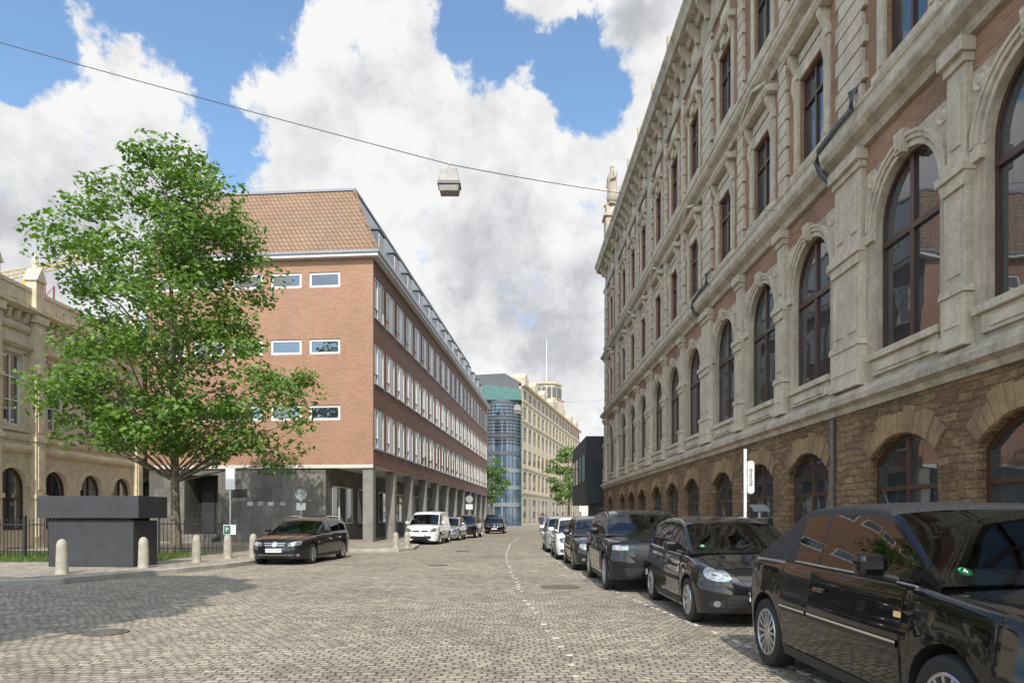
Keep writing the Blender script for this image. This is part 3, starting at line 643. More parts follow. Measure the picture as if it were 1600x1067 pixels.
# ------------------------------------------------------------------ far left: old yellow building
def old_building():
    t=thing('yellow_building','ornate yellow cream stone building with pinnacles and arched ground floor at the left edge','building',(-20.3,26.2,0),R(90))
    L=13; w=MB(); xs=[1.5,4.1,6.7,9.3,11.8]; bd=[0]+[(a+c)/2 for a,c in zip(xs,xs[1:])]+[L]
    for i,x in enumerate(xs):
        wall_cell(w,bd[i],bd[i+1],0,4.3,0,(x,.8,.9,arc(x,.8,2.7,.75,10)),.2)
        wall_cell(w,bd[i],bd[i+1],4.3,10.0,0,(x,.52,5.2,arc(x,.52,8.1,.0,10)),.2)
    w.face([(0,0,0),(0,12,0),(0,12,10.0),(0,0,10.0)]); w.face([(L,0,0),(L,12,0),(L,12,10.0),(L,0,10.0)])
    w.build('wall',M['yellow'],t,rec=False)
    for z,p in ((.0,.1),(4.1,.2),(4.6,.08),(9.1,.14),(9.9,.42)):
        q=MB(); q.prism([(.1,z),(-p*.6,z),(-p,z+.12),(-p,z+.24),(-.02,z+.32),(.1,z+.32)],-.1,L+.1,'x'); q.build('cornice',M['yellow'],t)
    q=MB(); q.box(0,L,-.02,.25,10.2,10.9); q.box(-.05,L,-.08,.3,10.9,11.05)
    for k in range(13): q.box(k*1.0+.2,k*1.0+.75,-.06,.1,10.34,10.76)
    q.build('parapet',M['yellow'],t)
    q=MB(); q.prism([(-.0,9.45),(-.1,9.5),(-.22,9.86),(.0,9.88)],-.1,.1,'x'); CB=Proto(q.build('corbel',M['yellow']))
    for k in range(26): CB.put(t,(k*.5+.2,0,0))
    g=window(.8,arc(0,.8,1.8,.75,10),M['brownf'],M['glass'],(('v',0,.07),('h',1.3,.06)),.07); u=window(.52,arc(0,.52,2.9,0,10),M['white'],M['glass'],(('v',0,.06),('h',1.0,.05),('h',1.95,.06)),.07)
    for x in xs: g.put(t,(x,.12,.9)); u.put(t,(x,.08,5.2))
    q=MB(); 
    for s in (-1,1): q.box(min(s*.54,s*.72),max(s*.54,s*.72),-.07,.05,-.1,3.0)
    q.box(-.72,.72,-.07,.05,2.92,3.15); q.prism([(.05,3.15),(-.14,3.15),(-.24,3.27),(-.24,3.33),(.05,3.4)],-.9,.9,'x')
    q.box(-.82,.82,-.13,.05,-.25,-.1); HS=Proto(q.build('window_surround',M['yellow'],bevel=.01))
    for x in xs: HS.put(t,(x,0,5.2))
    q=MB()
    for k in range(12):
        a0,a1=math.pi*k/12,math.pi*(k+1)/12
        q.prism([(-.82*math.cos(a0),.76*math.sin(a0)),(-.82*math.cos(a1),.76*math.sin(a1)),(-1.0*math.cos(a1),.96*math.sin(a1)),(-1.0*math.cos(a0),.96*math.sin(a0))],-.08,.05,'y')
    GA=Proto(q.build('arch_surround',M['yellow']))
    for x in xs: GA.put(t,(x,0,2.7))
    q=MB(); q.box(-.3,.3,-.3,.25,0,9.6); q.box(-.4,.4,-.4,.3,9.6,9.9); q.box(-.24,.24,-.26,.2,9.9,11.4); q.prism([(-.32,11.4),(.32,11.4),(0,12.0)],-.34,.28,'y'); q.lathe([(.2,11.6),(.11,12.1),(.14,12.25),(.05,12.5),(0,12.7)],8,(0,-.05,0))
    for z in (2.2,4.6,7.0): q.box(-.36,.36,-.36,.25,z,z+.18)
    for z0,z1 in ((.6,2.1),(2.6,4.4),(5.0,6.8),(7.4,9.3)): q.box(-.18,.18,-.33,-.25,z0,z1)
    PN=Proto(q.build('pinnacle',M['yellow'],bevel=.02))
    for x in (.3,2.8,10.5): PN.put(t,(x,0,0))
    q=MB(); q.prism([(.2,10.4),(4,11.9),(8,11.9),(12,10.4)],0.05,L-.05,'x'); q.build('roof',M['slate'],t)
old_building()

# ------------------------------------------------------------------ far buildings
def far_buildings():
    t=thing('glass_building','modern rounded corner building of glass and grey bands with green copper top','building',(-1.5,104,0))
    q=MB(); q.lathe([(2.9,0),(2.9,18.8)],36); q.build('curtain_wall',M['bluegl'],t,smooth=True)
    for k in range(7):
        z=3.0+k*2.55; q=MB(); q.lathe([(2.9,z),(3.02,z),(3.02,z+.6),(2.9,z+.6)],36); q.build('floor_band',M['zinc'] if k<3 else M['zincd'],t,smooth=True)
    for k in range(14):
        a=math.pi+math.pi*k/13; q=MB(); x,y=2.95*math.cos(a),2.95*math.sin(a); q.box(x-.04,x+.04,y-.04,y+.04,0.1,18.7); q.build('mullion',M['zincd'],t)
    for k in range(12):
        z=12.4+k*.5; q=MB(); q.lathe([(3.05,z),(3.12,z),(3.12,z+.1),(3.05,z+.1)],36); q.build('louvre',M['zincd'],t,smooth=True)
    q=MB(); q.prism([(-13,18.8),(2.95,18.8),(2.95,20.4),(-13,22.4)],-2.9,10,'y'); q.build('copper_top',M['copper'],t)
    q=MB(); q.prism([(-14,20.0),(2.6,20.0),(2.6,22.4),(-14,24.8)],2.0,12,'y'); q.build('roof',M['slate'],t)
    q=MB(); q.box(-14,-.6,-2.2,10,0,18.79); q.build('side_wing',M['zincd'],t)
    q=MB(); q.box(2.8,3.0,-1.5,6,0,18.79); q.build('corner_fin',M['copper'],t)
    t=thing('cream_building','tall cream stone building with many arched windows and a roof tower far away','building',(1.7,112,0),R(76))
    w=MB(); L=64; nb=17; sp=L/nb; fl=[(0,5.5),(5.5,9.6),(9.6,13.4),(13.4,17.0),(17.0,20.4),(20.4,23)]
    for r,(z0,z1) in enumerate(fl):
        rise=[0,.3,0,1.1,0,0][r]; hw=[1.5,1.35,1.35,1.25,1.25,1.0][r]; zb=z0+[.5,.6,.7,.6,.7,.6][r]; zt_=z1-[1.0,.9,.8,1.6,.7,.6][r]
        top0=arc(0,hw,zt_-zb,rise,8); pr=window(hw,top0,M['brownf'],M['glass'],(('v',0,.12),),.08,'window',.03)
        for i in range(nb):
            xc=(i+.5)*sp; wall_cell(w,i*sp,(i+1)*sp,z0,z1,0,(xc,hw,zb,[(x+xc,z+zb) for x,z in top0]),.16); pr.put(t,(xc,.08,zb))
    w.face([(0,0,0),(0,14,0),(0,14,23),(0,0,23)]); w.face([(L,0,0),(L,14,0),(L,14,23),(L,0,23)])
    w.build('wall',M['cream'],t,rec=False)
    for z,p in ((5.2,.2),(9.3,.18),(17.0,.22),(20.3,.2),(22.9,.6)):
        q=MB(); q.prism([(.1,z),(-p*.5,z),(-p,z+.2),(-p,z+.4),(.1,z+.5)],-.4,L,'x'); q.build('cornice',M['cream'],t)
    PI=MB(); PI.box(-.25,.25,-.1,.1,5.7,20.3); P=Proto(PI.build('pilaster',M['cream']))
    for i in range(nb+1): P.put(t,(i*sp,0,0))
    q=MB(); q.prism([(.0,23.4),(3,25.2),(11,25.2),(14,23.4)],.1,L,'x'); q.build('roof',M['slate'],t)
    g=MB(); g.prism([(-1.5,23.4),(1.5,23.4),(1.5,24.4),(0,25.4),(-1.5,24.4)],-.3,2.5,'y'); G=Proto(g.build('gable_dormer',M['cream']))
    for x in (2,10,18,27,50,58): G.put(t,(x,0,0))
    TX,TY=42,4.2
    q=MB(); q.lathe([(3.9,20),(3.9,27.2),(4.1,27.4),(3.2,27.6),(3.2,30.6),(3.6,30.9),(3.6,31.3),(3.3,31.4),(0,31.6)],8,(TX,TY,0)); q.box(TX-7,TX+7,TY-3,TY+3,23.5,26.4); q.build('roof_tower',M['cream'],t)
    for k in range(16):
        a=2*math.pi*k/16; q=MB(); x,y=TX+3.0*math.cos(a),TY+3.0*math.sin(a); q.box(x-.35,x+.35,y-.35,y+.35,28.0,30.2); q.build('tower_window',M['zincd'],t)
    wpos=t.location+Matrix.Rotation(R(76),3,'Z')@Vector((TX,TY,31.4))
    f=thing('flag_mast','slim white flag mast with a limp pale flag on the roof tower','flagpole',wpos)
    q=MB(); q.tube([(0,0,0),(0,0,10.2)],[.11,.05],8); q.build('pole',M['signw'],f,smooth=True)
    q=MB(); q.grid([[(.05+.45*a+.04*math.sin(c*5),.15*math.sin(a*6+c),10.0-c*2.4-a*.7) for a in [k/6 for k in range(7)]] for c in [k/6 for k in range(7)]]); q.build('flag',cl('flag_pale_blue',(.3,.34,.42)),f,smooth=True)
    t=thing('black_building','black clad modern box building overhanging the pavement beyond the ornate building','building',(6.2,57,0))
    q=MB(); q.box(0,12,0,13,2.6,8.2); q.build('upper_box',M['blackc'],t)
    q=MB(); q.box(1.6,12,.6,13,0,2.6); q.build('ground_floor',M['anth'],t)
    for k in range(3):
        q=MB(); q.box(.25+k*1.6,1.55+k*1.6,-.05,-.005,4.4,6.9); o=q.build('window',M['blackc'],t); q=MB(); q.box(.35+k*1.6,1.45+k*1.6,-.06,-.052,4.5,6.8); q.build('pane',M['glass'],o)
    for k in range(4):
        q=MB(); q.box(-.05,-.005,.6+k*3,2.9+k*3,4.4,6.9); o=q.build('window',M['blackc'],t); q=MB(); q.box(-.06,-.052,.7+k*3,2.8+k*3,4.5,6.8); q.build('pane',M['glass'],o)
    t=thing('pale_building','pale plastered building closing the far end of the street behind the trees','building',(14,188,0))
    w=MB(); wp=window(.7,arc(0,.7,2,0),M['white'],M['glass'],(('v',0,.1),),.1)
    for i in range(10):
        for j in range(4):
            xc=i*3+1.5; wall_cell(w,i*3,i*3+3,j*3.5,j*3.5+3.5,0,(xc,.7,j*3.5+1,arc(xc,.7,j*3.5+3,0)),.3); wp.put(t,(xc,.15,j*3.5+1))
    w.face([(0,0,0),(0,10,0),(0,10,14),(0,0,14)]); w.build('wall',M['whitew'],t,rec=False)
    q=MB(); q.prism([(-.4,14),(5,18),(10,14)],-.3,30.3,'x'); q.build('roof',M['tile'],t)
far_buildings()

def crane():
    t=thing('construction_crane','red and yellow lattice construction crane rising behind the yellow building','crane',(-44,64,0)); t.scale=(.9,.9,.97)
    q=MB(); 
    for sx in (-.7,.7):
        for sy in (-.7,.7): q.tube([(sx,sy,0),(sx,sy,24)],.1,5)
    for k in range(16):
        z=k*1.5
        for a,c in (((-.7,-.7),(.7,-.7)),((.7,-.7),(.7,.7))): q.tube([(*a,z),(*c,z+1.5)],.05,4)
    q.build('mast',M['mono'],t)
    q=MB(); A=Vector((-9,0,23.5)); B=Vector((6,0,26.5))
    for dy,dz in ((-.4,0),(.4,0),(0,.8)): q.tube([A+Vector((0,dy,dz)),B+Vector((0,dy,dz*.4))],.06,5)
    for k in range(15):
        p=A.lerp(B,k/15); p2=A.lerp(B,(k+.5)/15); p3=A.lerp(B,(k+1)/15)
        for dy in (-.4,.4): q.tube([p+Vector((0,dy,0)),p2+Vector((0,0,.65)),p3+Vector((0,dy,0))],.035,4)
    q.build('jib',M['yell'],t)
    q=MB(); q.box(-1.9,-1.0,-.5,.5,23,24.3); q.build('cab',M['yell'],t); q=MB(); q.box(-9.4,-8.0,-.7,.7,22.6,23.5); q.build('counterweight',M['mono'],t)
crane()

# ------------------------------------------------------------------ trees
def tree(label,loc,env,H,ncl,nl,ls,seed,mat,group=None,tr=.24,fork=2.6,flat=.55,cr=.75,shift=(0,0),lob_=(.16,.12),extra=(),sep=.62):
    rg=random.Random(seed); t=thing('tree',label,'tree',loc,0,group)
    def rad(z):
        for (z0,r0),(z1,r1) in zip(env,env[1:]):
            if z0<=z<=z1: return r0+(r1-r0)*(z-z0)/(z1-z0)
        return 0
    zmin,zmax=env[0][0],env[-1][0]; cl_=[Vector(e) for e in extra]
    lob=[(rg.uniform(0,6.28),rg.uniform(0,6.28)) for _ in range(3)]
    tries=0
    while len(cl_)<ncl and tries<12000:
        tries+=1; z=rg.uniform(zmin,zmax); r=rad(z); a=rg.uniform(0,2*math.pi)
        if rg.random()>r/max(q[1] for q in env): continue
        rr=r*(1+lob_[0]*math.sin(2*a+lob[0][0]+z*.9)+lob_[1]*math.sin(3*a+lob[1][0]-z*1.7))
        k=rg.uniform(.2,1)**.55; p=Vector((math.cos(a)*rr*k+shift[0]*z/H,math.sin(a)*rr*k+shift[1]*z/H,z))
        if any((p-q).length<cr*sep for q in cl_): continue
        cl_.append(p)
    T=MB(); pts=[]; n=9
    for k in range(n+1):
        f=k/n; pts.append((.08*math.sin(f*5+seed)+shift[0]*f*.8,.08*math.cos(f*4)+shift[1]*f*.8-.1,H*.93*f))
    T.tube(pts,[tr*(1.3 if k==0 else 1)*(1-.92*k/n)+.012 for k in range(n+1)],9)
    def tp(z): 
        f=max(0,min(.999,z/(H*.93)))*n; k=int(f); return Vector(pts[k]).lerp(Vector(pts[k+1]),f-k)
    for i_,c in enumerate(cl_):
        if rg.random()<.45 or i_<len(extra):
            hz=math.hypot(c.x,c.y); s=tp(max(fork,c.z-hz*rg.uniform(.5,.95))); mid=s.lerp(c,.5)+Vector((rg.uniform(-.2,.2),rg.uniform(-.2,.2),rg.uniform(.0,.4)))
            r0=.018+.008*hz; T.tube([s,mid,c],[r0,r0*.6,.008],5,False)
    T.build('trunk',M['bark'],t,smooth=True)
    V=[];Fc=[]
    for c in cl_:
        rc=cr*rg.uniform(.65,1.3)
        for _ in range(int(nl*rg.uniform(.6,1.35))):
            d=Vector((rg.gauss(0,1),rg.gauss(0,1),rg.gauss(0,1))).normalized()*rc*rg.random()**.45
            p=c+Vector((d.x,d.y,d.z*flat-.14*(d.x*d.x+d.y*d.y)))
            nrm=(Vector((rg.gauss(0,.6),rg.gauss(-.25,.6),rg.gauss(.7,.45)))+d*.4).normalized(); a=Vector((rg.uniform(-1,1),rg.uniform(-1,1),rg.uniform(-.5,.2))); a=(a-nrm*a.dot(nrm)).normalized(); w=nrm.cross(a); s=ls*rg.uniform(.65,1.3)
            i=len(V); V+=[p-a*s*.5,p+w*s*.27+nrm*s*.06,p+a*s*.5,p-w*s*.27+nrm*s*.06]; Fc.append((i,i+1,i+2,i+3))
    me=bpy.data.meshes.new('crown'); me.from_pydata([tuple(v) for v in V],[],Fc); me.materials.append(mat); o=bpy.data.objects.new('crown',me); C.objects.link(o); o.parent=t
    return t
ENV=[(3.4,1.2),(4.2,3.0),(5.2,3.9),(6.2,4.0),(7.6,3.7),(9.0,3.6),(10.5,3.3),(12,2.8),(13.2,2.2),(14.2,1.5),(15.0,.4)]
tree('tall leafy green street tree in front of the brick building',(-12.2,25,.12),ENV,15.0,222,132,.215,11,M['leaf'],cr=.86,shift=(-.5,0),tr=.165,lob_=(.2,.16),sep=.62,
     extra=((4.0,-.4,3.9),(3.4,.6,3.3),(4.4,-.2,4.8),(-4.2,.2,4.9),(-4.7,-.5,5.4),(3.0,-1.2,4.0),(-3.4,-.8,4.1),(4.1,.4,5.6)))
HE_=[(8.6,1.4),(9.8,2.7),(11,3.0),(12.4,2.5),(13.4,1.0)]  # unseen pair out of view, high crowns shaped for the left foreground shadow
tree('unseen high crowned tree shaped to cast the foreground shadow, nearer the road of two side by side',(-7.9,.4,.0),HE_,13.4,90,330,.40,21,M['leaf'],fork=7,cr=1.15)
tree('unseen high crowned tree shaped to cast the foreground shadow, farther left of two side by side',(-12.4,-.6,.0),HE_,13.4,90,330,.40,25,M['leaf'],fork=7,cr=1.15)
tree('small sunlit tree far down the street by the black building',(8.6,104,.1),[(3,1.5),(5,3.0),(8,3.2),(10.5,2),(12,.5)],11.5,70,60,.4,31,M['leafd'],cr=.9)
tree('small green tree by the far end of the brick building',(-2.7,93,.1),[(3.5,1.0),(5.5,2.0),(7.8,1.9),(9.6,.5)],9.4,40,60,.38,41,M['leafd'],cr=.8)

b=MB(); b.face([(-34,19.3,.128),(-12.9,19.9,.128),(-10.6,20.4,.128),(-10.4,27,.128),(-34,25,.128)]); struct(b.build('lawn',M['soil']))
rg=random.Random(2); V=[];Fc=[]
for _ in range(11000):
    x=rg.uniform(-26,-10.6); y=rg.uniform(19.9+(x+12)*.03,24.5); h=rg.uniform(.05,.16); a=rg.uniform(0,6.28); dx,dy=.015*math.cos(a),.015*math.sin(a); i=len(V)
    V+=[(x-dx,y-dy,.128),(x+dx,y+dy,.128),(x+rg.uniform(-.05,.05),y+rg.uniform(-.05,.05),.128+h)]; Fc.append((i,i+1,i+2))
me=bpy.data.meshes.new('grass'); me.from_pydata(V,[],Fc); me.materials.append(M['grass']); o=bpy.data.objects.new('grass',me); C.objects.link(o); o['kind']='stuff'; o['label']='short green grass of the lawn strip around the street tree'; o['category']='grass'

def fence(label,p0,p1):
    p0,p1=Vector(p0),Vector(p1); L=(p1-p0).length; t=thing('iron_fence',label,'fence',(p0.x,p0.y,.12),math.atan2(p1.y-p0.y,p1.x-p0.x),'iron railings along the lawn')
    for z in (.2,1.05): 
        q=MB(); q.box(0,L,-.015,.015,z,z+.04); q.build('rail',M['iron'],t)
    q=MB(); q.tube([(0,0,.05),(0,0,1.2)],.011,5); q.lathe([(.022,1.2),(0,1.28)],5); PK=Proto(q.build('picket',M['iron']))
    k=0
    while k*.13<L: PK.put(t,(k*.13,0,0)); k+=1
    for k in range(int(L/2.2)+1):
        q=MB(); q.box(k*2.2-.035,k*2.2+.035,-.035,.035,0,1.3); q.lathe([(.05,1.3),(.055,1.34),(0,1.42)],8,(k*2.2,0,0)); q.build('post',M['iron'],t)
fence('black iron railing at the left edge in front of the yellow building',(-22,22.5),(-13.4,21.4))
fence('black iron railing between the dark block and the tree',(-12.2,23.6),(-10.2,24.4))

t=thing('monument_block','dark anthracite block with a wider slab on top on the left pavement','monument',(-11.0,18.4,.12),R(-6))
b=MB(); b.box(-1.2,1.2,-.5,.5,0,1.22); b.build('body',M['anth'],t,bevel=.01)
b=MB(); b.box(-1.05,1.05,-.4,.4,1.22,1.28); b.build('joint',M['ink'],t)
b=MB(); b.box(-1.42,1.42,-.62,.62,1.28,1.86); b.build('top_slab',M['anth'],t,bevel=.01)

q=MB(); q.lathe([(.14,0),(.13,.1),(.115,.65),(.11,.72),(.085,.79),(.04,.83),(0,.84)],14)
bo=q.build('bollard',M['bollard'],smooth=True,ang=60); first=True
for x,y,h,lab in ((-10.35,15.7,.96,'stone bollard nearest the camera, left of the dark block'),(-9.5,17.6,.95,'stone bollard in front of the right end of the dark block'),(-9.15,19.8,.95,'stone bollard directly right of the tree trunk'),
                (-8.95,21.5,.92,'stone bollard beside the sign post on the left pavement'),(-8.45,22.3,.92,'stone bollard just left of the black estate car'),
                (-4.95,29.1,.8,'pale short bollard, left one of the pair on the kerb corner'),(-4.55,29.6,.8,'pale short bollard, right one of the pair on the kerb corner')):
    o=bo if first else dup(bo); first=False; o.location=(x,y,.12); o.scale=(1,1,h); tag(o,lab,'bollard','stone bollards along the left pavement')

def post(t,h,r=.03): 
    q=MB(); q.tube([(0,0,0),(0,0,h)],r,10); q.build('post',M['steel'],t,smooth=True)
t=thing('street_sign','grey sign post with tall pale sign and small dark notice by the bollards','sign',(-9.2,22.3,.12)); post(t,2.95)
q=MB(); q.box(-.14,.17,-.05,-.035,2.2,2.95); q.build('sign_plate',M['signg'],t,bevel=.01)
q=MB(); q.box(-.12,.15,-.06,-.052,2.55,2.9); q.build('sign_face',M['signw'],t)
q=MB(); q.box(-.2,.2,-.06,-.04,.74,1.06); o=q.build('notice_board',M['signw'],t); q=MB(); q.box(-.18,.03,-.07,-.062,.76,1.04); q.build('notice',M['teal'],o); text('P',.18,M['signw'],o,(-.08,-.074,.90),(R(90),0,0))
t=thing('traffic_sign','round traffic sign seen from its grey back on a post near the arcade','sign',(-8.8,28.5,.12)); post(t,2.5)
q=MB(); q.lathe([(0,-.045),(.24,-.045),(.24,-.03),(0,-.03)],24,(0,0,2.25),'y'); q.build('sign_disc',M['signg'],t)
q=MB(); q.box(-.2,.2,-.045,-.03,1.6,1.9); q.build('sign_plate',M['signg'],t)
t=thing('street_sign','sign post with two stacked signs standing at the far end of the arcade','sign',(-3.75,60,.12)); post(t,3.2)
q=MB(); q.lathe([(0,-.045),(.32,-.045),(.32,-.03),(0,-.03)],20,(0,0,2.9),'y'); q.build('sign_disc',M['signg'],t); q=MB(); q.box(-.3,.3,-.045,-.03,2.0,2.45); q.build('sign_plate',M['signw'],t)
t=thing('blade_sign','white pole with rounded white vertical sign on the right pavement','sign',(4.95,14.5,.12)); 
q=MB(); q.box(-.03,.03,-.03,.03,0,2.75); q.build('post',M['signw'],t,bevel=.01)
def rr_(w,z0,z1,r):
    p=[]
    for cx_,cz,a0 in ((w-r,z0+r,-90),(w-r,z1-r,0),(-w+r,z1-r,90),(-w+r,z0+r,180)):
        p+=[(cx_+r*math.cos(R(a0+k*18)),cz+r*math.sin(R(a0+k*18))) for k in range(6)]
    return p
q=MB(); q.prism([(x+.11,z) for x,z in rr_(.07,1.8,2.5,.065)],-.05,.05,'y'); o=q.build('sign_panel',M['signw'],t)
text('dreschb',.12,M['ink'],o,(.11,-.055,2.15),(R(90),R(90),0))
t=thing('parking_meter','dark ticket machine with a small slanted solar panel on the right pavement','parking meter',(5.15,14.2,.12))
q=MB(); q.box(-.14,.14,-.12,.12,.0,1.3); q.build('housing',M['plastic'],t,bevel=.02)
q=MB(); q.prism([(-.13,1.42),(.13,1.54),(.13,1.57),(-.13,1.45)],-.17,.17,'x'); q.build('solar_panel',M['zincd'],t); q=MB(); q.tube([(0,0,1.3),(0,0,1.5)],.03,8); q.build('neck',M['steel'],t); q=MB(); q.box(-.1,.1,-.126,-.121,.95,1.2); q.build('display',M['blue'],t)

def span(P,sag,r,label):
    q=MB(); out=[]
    for a,c in zip(P,P[1:]):
        a,c=Vector(a),Vector(c)
        for k in range(16):
            f=k/16; p=a.lerp(c,f); p.z-=sag*4*f*(1-f); out.append(p)
    out.append(Vector(P[-1])); q.tube(out,[r*(1 if p.x<0 else max(.5,1-p.x*.11)) for p in out],6); o=q.build('span_wire',M['cable'],smooth=True); tag(o,label,'cable','wires spanning the street')
def hlamp(p,label,s=1.0):
    t=thing('hanging_lamp',label,'lamp',p,0,'lamps hanging over the street'); t.scale=(s,s,s)
    q=MB(); q.prism([(-.21,.0),(.21,.0),(.29,-.38),(-.29,-.38)],-.19,.19,'y'); q.build('housing',M['lampw'],t,bevel=.03)
    q=MB(); q.box(-.3,.3,-.2,.2,-.43,-.38); q.build('rim',M['zincd'],t); q=MB(); q.prism([(-.28,-.43),(.28,-.43),(.24,-.62),(-.24,-.62)],-.17,.17,'y'); q.build('diffuser',M['lampg'],t,bevel=.02)
    q=MB(); q.box(-.1,.1,-.03,.03,0,.06); q.tube([(0,0,.05),(0,0,.16)],.015,6); q.build('bracket',M['steel'],t)
span([(-26,18.2,17.65),(-1.65,18.0,10.72),(6.93,17.8,9.4)],.12,.0105,'dark span wire crossing the street and carrying the near hanging lamp')
hlamp((-1.65,18.0,10.56),'box shaped street lamp hanging from the near wire above the road')
span([(-6.2,50,10.6),(.4,50,9.75),(6.9,50,10.0)],.05,.010,'thin span wire farther down the street carrying the small distant lamp')
hlamp((.4,50,9.6),'small distant street lamp hanging from the far wire',1.0)

# ------------------------------------------------------------------ vehicles
def lin(t,x):
    if x<=t[0][0]: return t[0][1]
    for (a,u),(c,v) in zip(t,t[1:]):
        if a<=x<=c: return u+(v-u)*(x-a)/(c-a)
    return t[-1][1]
class Tab:
    def __init__(s,pts,L,sm=4):
        n=int(L/.01)+2; a=[lin(pts,i*.01) for i in range(n)]
        for _ in range(2):
            a=[sum(a[max(0,i-min(sm,i,n-1-i)):i+min(sm,i,n-1-i)+1])/(2*min(sm,i,n-1-i)+1) for i in range(n)]
        s.a=a
    def __call__(s,d):
        f=max(0.0,min(d/.01,len(s.a)-1.001)); i=int(f); return s.a[i]+(s.a[i+1]-s.a[i])*(f-i)
BT=[(-.3,.90),(0,.95),(.12,.972),(.42,.998),(.64,1.0),(.67,.988),(.88,.972),(.96,.958),(1,.935)]
WH={}
def wheel(rw,style):
    k=(rw,style)
    if k in WH: return WH[k]
    q=MB(); q.lathe([(rw*.68,-.09),(rw*.86,-.108),(rw*.96,-.095),(rw,-.065),(rw,.065),(rw*.96,.095),(rw*.86,.108),(rw*.68,.09)],36,(0,0,0),'y',True)
    w=q.build('wheel',M['rubber'],smooth=True)
    q=MB(); q.lathe([(rw*.69,-.094),(rw*.66,-.102),(rw*.62,-.095),(rw*.61,-.03),(rw*.61,.08)],36,(0,0,0),'y',False)
    q.f=[f for f in q.f if len(f)==4]; q.m=q.m[:len(q.f)]
    q.lathe([(0,-.092),(.045,-.09),(.06,-.08),(.065,-.03)],14,(0,0,0),'y')
    ns,wd,dbl={'multi':(14,.024,0),'seven':(7,.05,0),'five':(5,.035,1),'ten':(10,.032,0)}[style]
    for j in range(ns):
        for off in ((-.13,.13) if dbl else (0,)):
            a=2*math.pi*j/ns+off*.9; ca,sa=math.cos(a),math.sin(a); r0,r1=.045,rw*.64
            P=lambda r,t_,y:(r*ca-t_*sa,y,r*sa+t_*ca)
            A=[q.add(P(r0,-wd*.5,-.085)),q.add(P(r0,wd*.5,-.085)),q.add(P(r1,wd*.55,-.093)),q.add(P(r1,-wd*.55,-.093)),q.add(P(r0,-wd*.6,-.05)),q.add(P(r0,wd*.6,-.05)),q.add(P(r1,wd*.65,-.06)),q.add(P(r1,-wd*.65,-.06))]
            for f in ((0,1,2,3),(0,3,7,4),(1,5,6,2),(0,4,5,1),(3,2,6,7)): q.fi([A[x] for x in f])
    q.build('rim',M['alloy'],w,smooth=True)
    q=MB(); q.lathe([(0,-.02),(rw*.61,-.02)],24,(0,0,0),'y'); q.build('brake_disc',M['plastic'],w)
    WH[k]=Proto(w); return WH[k]

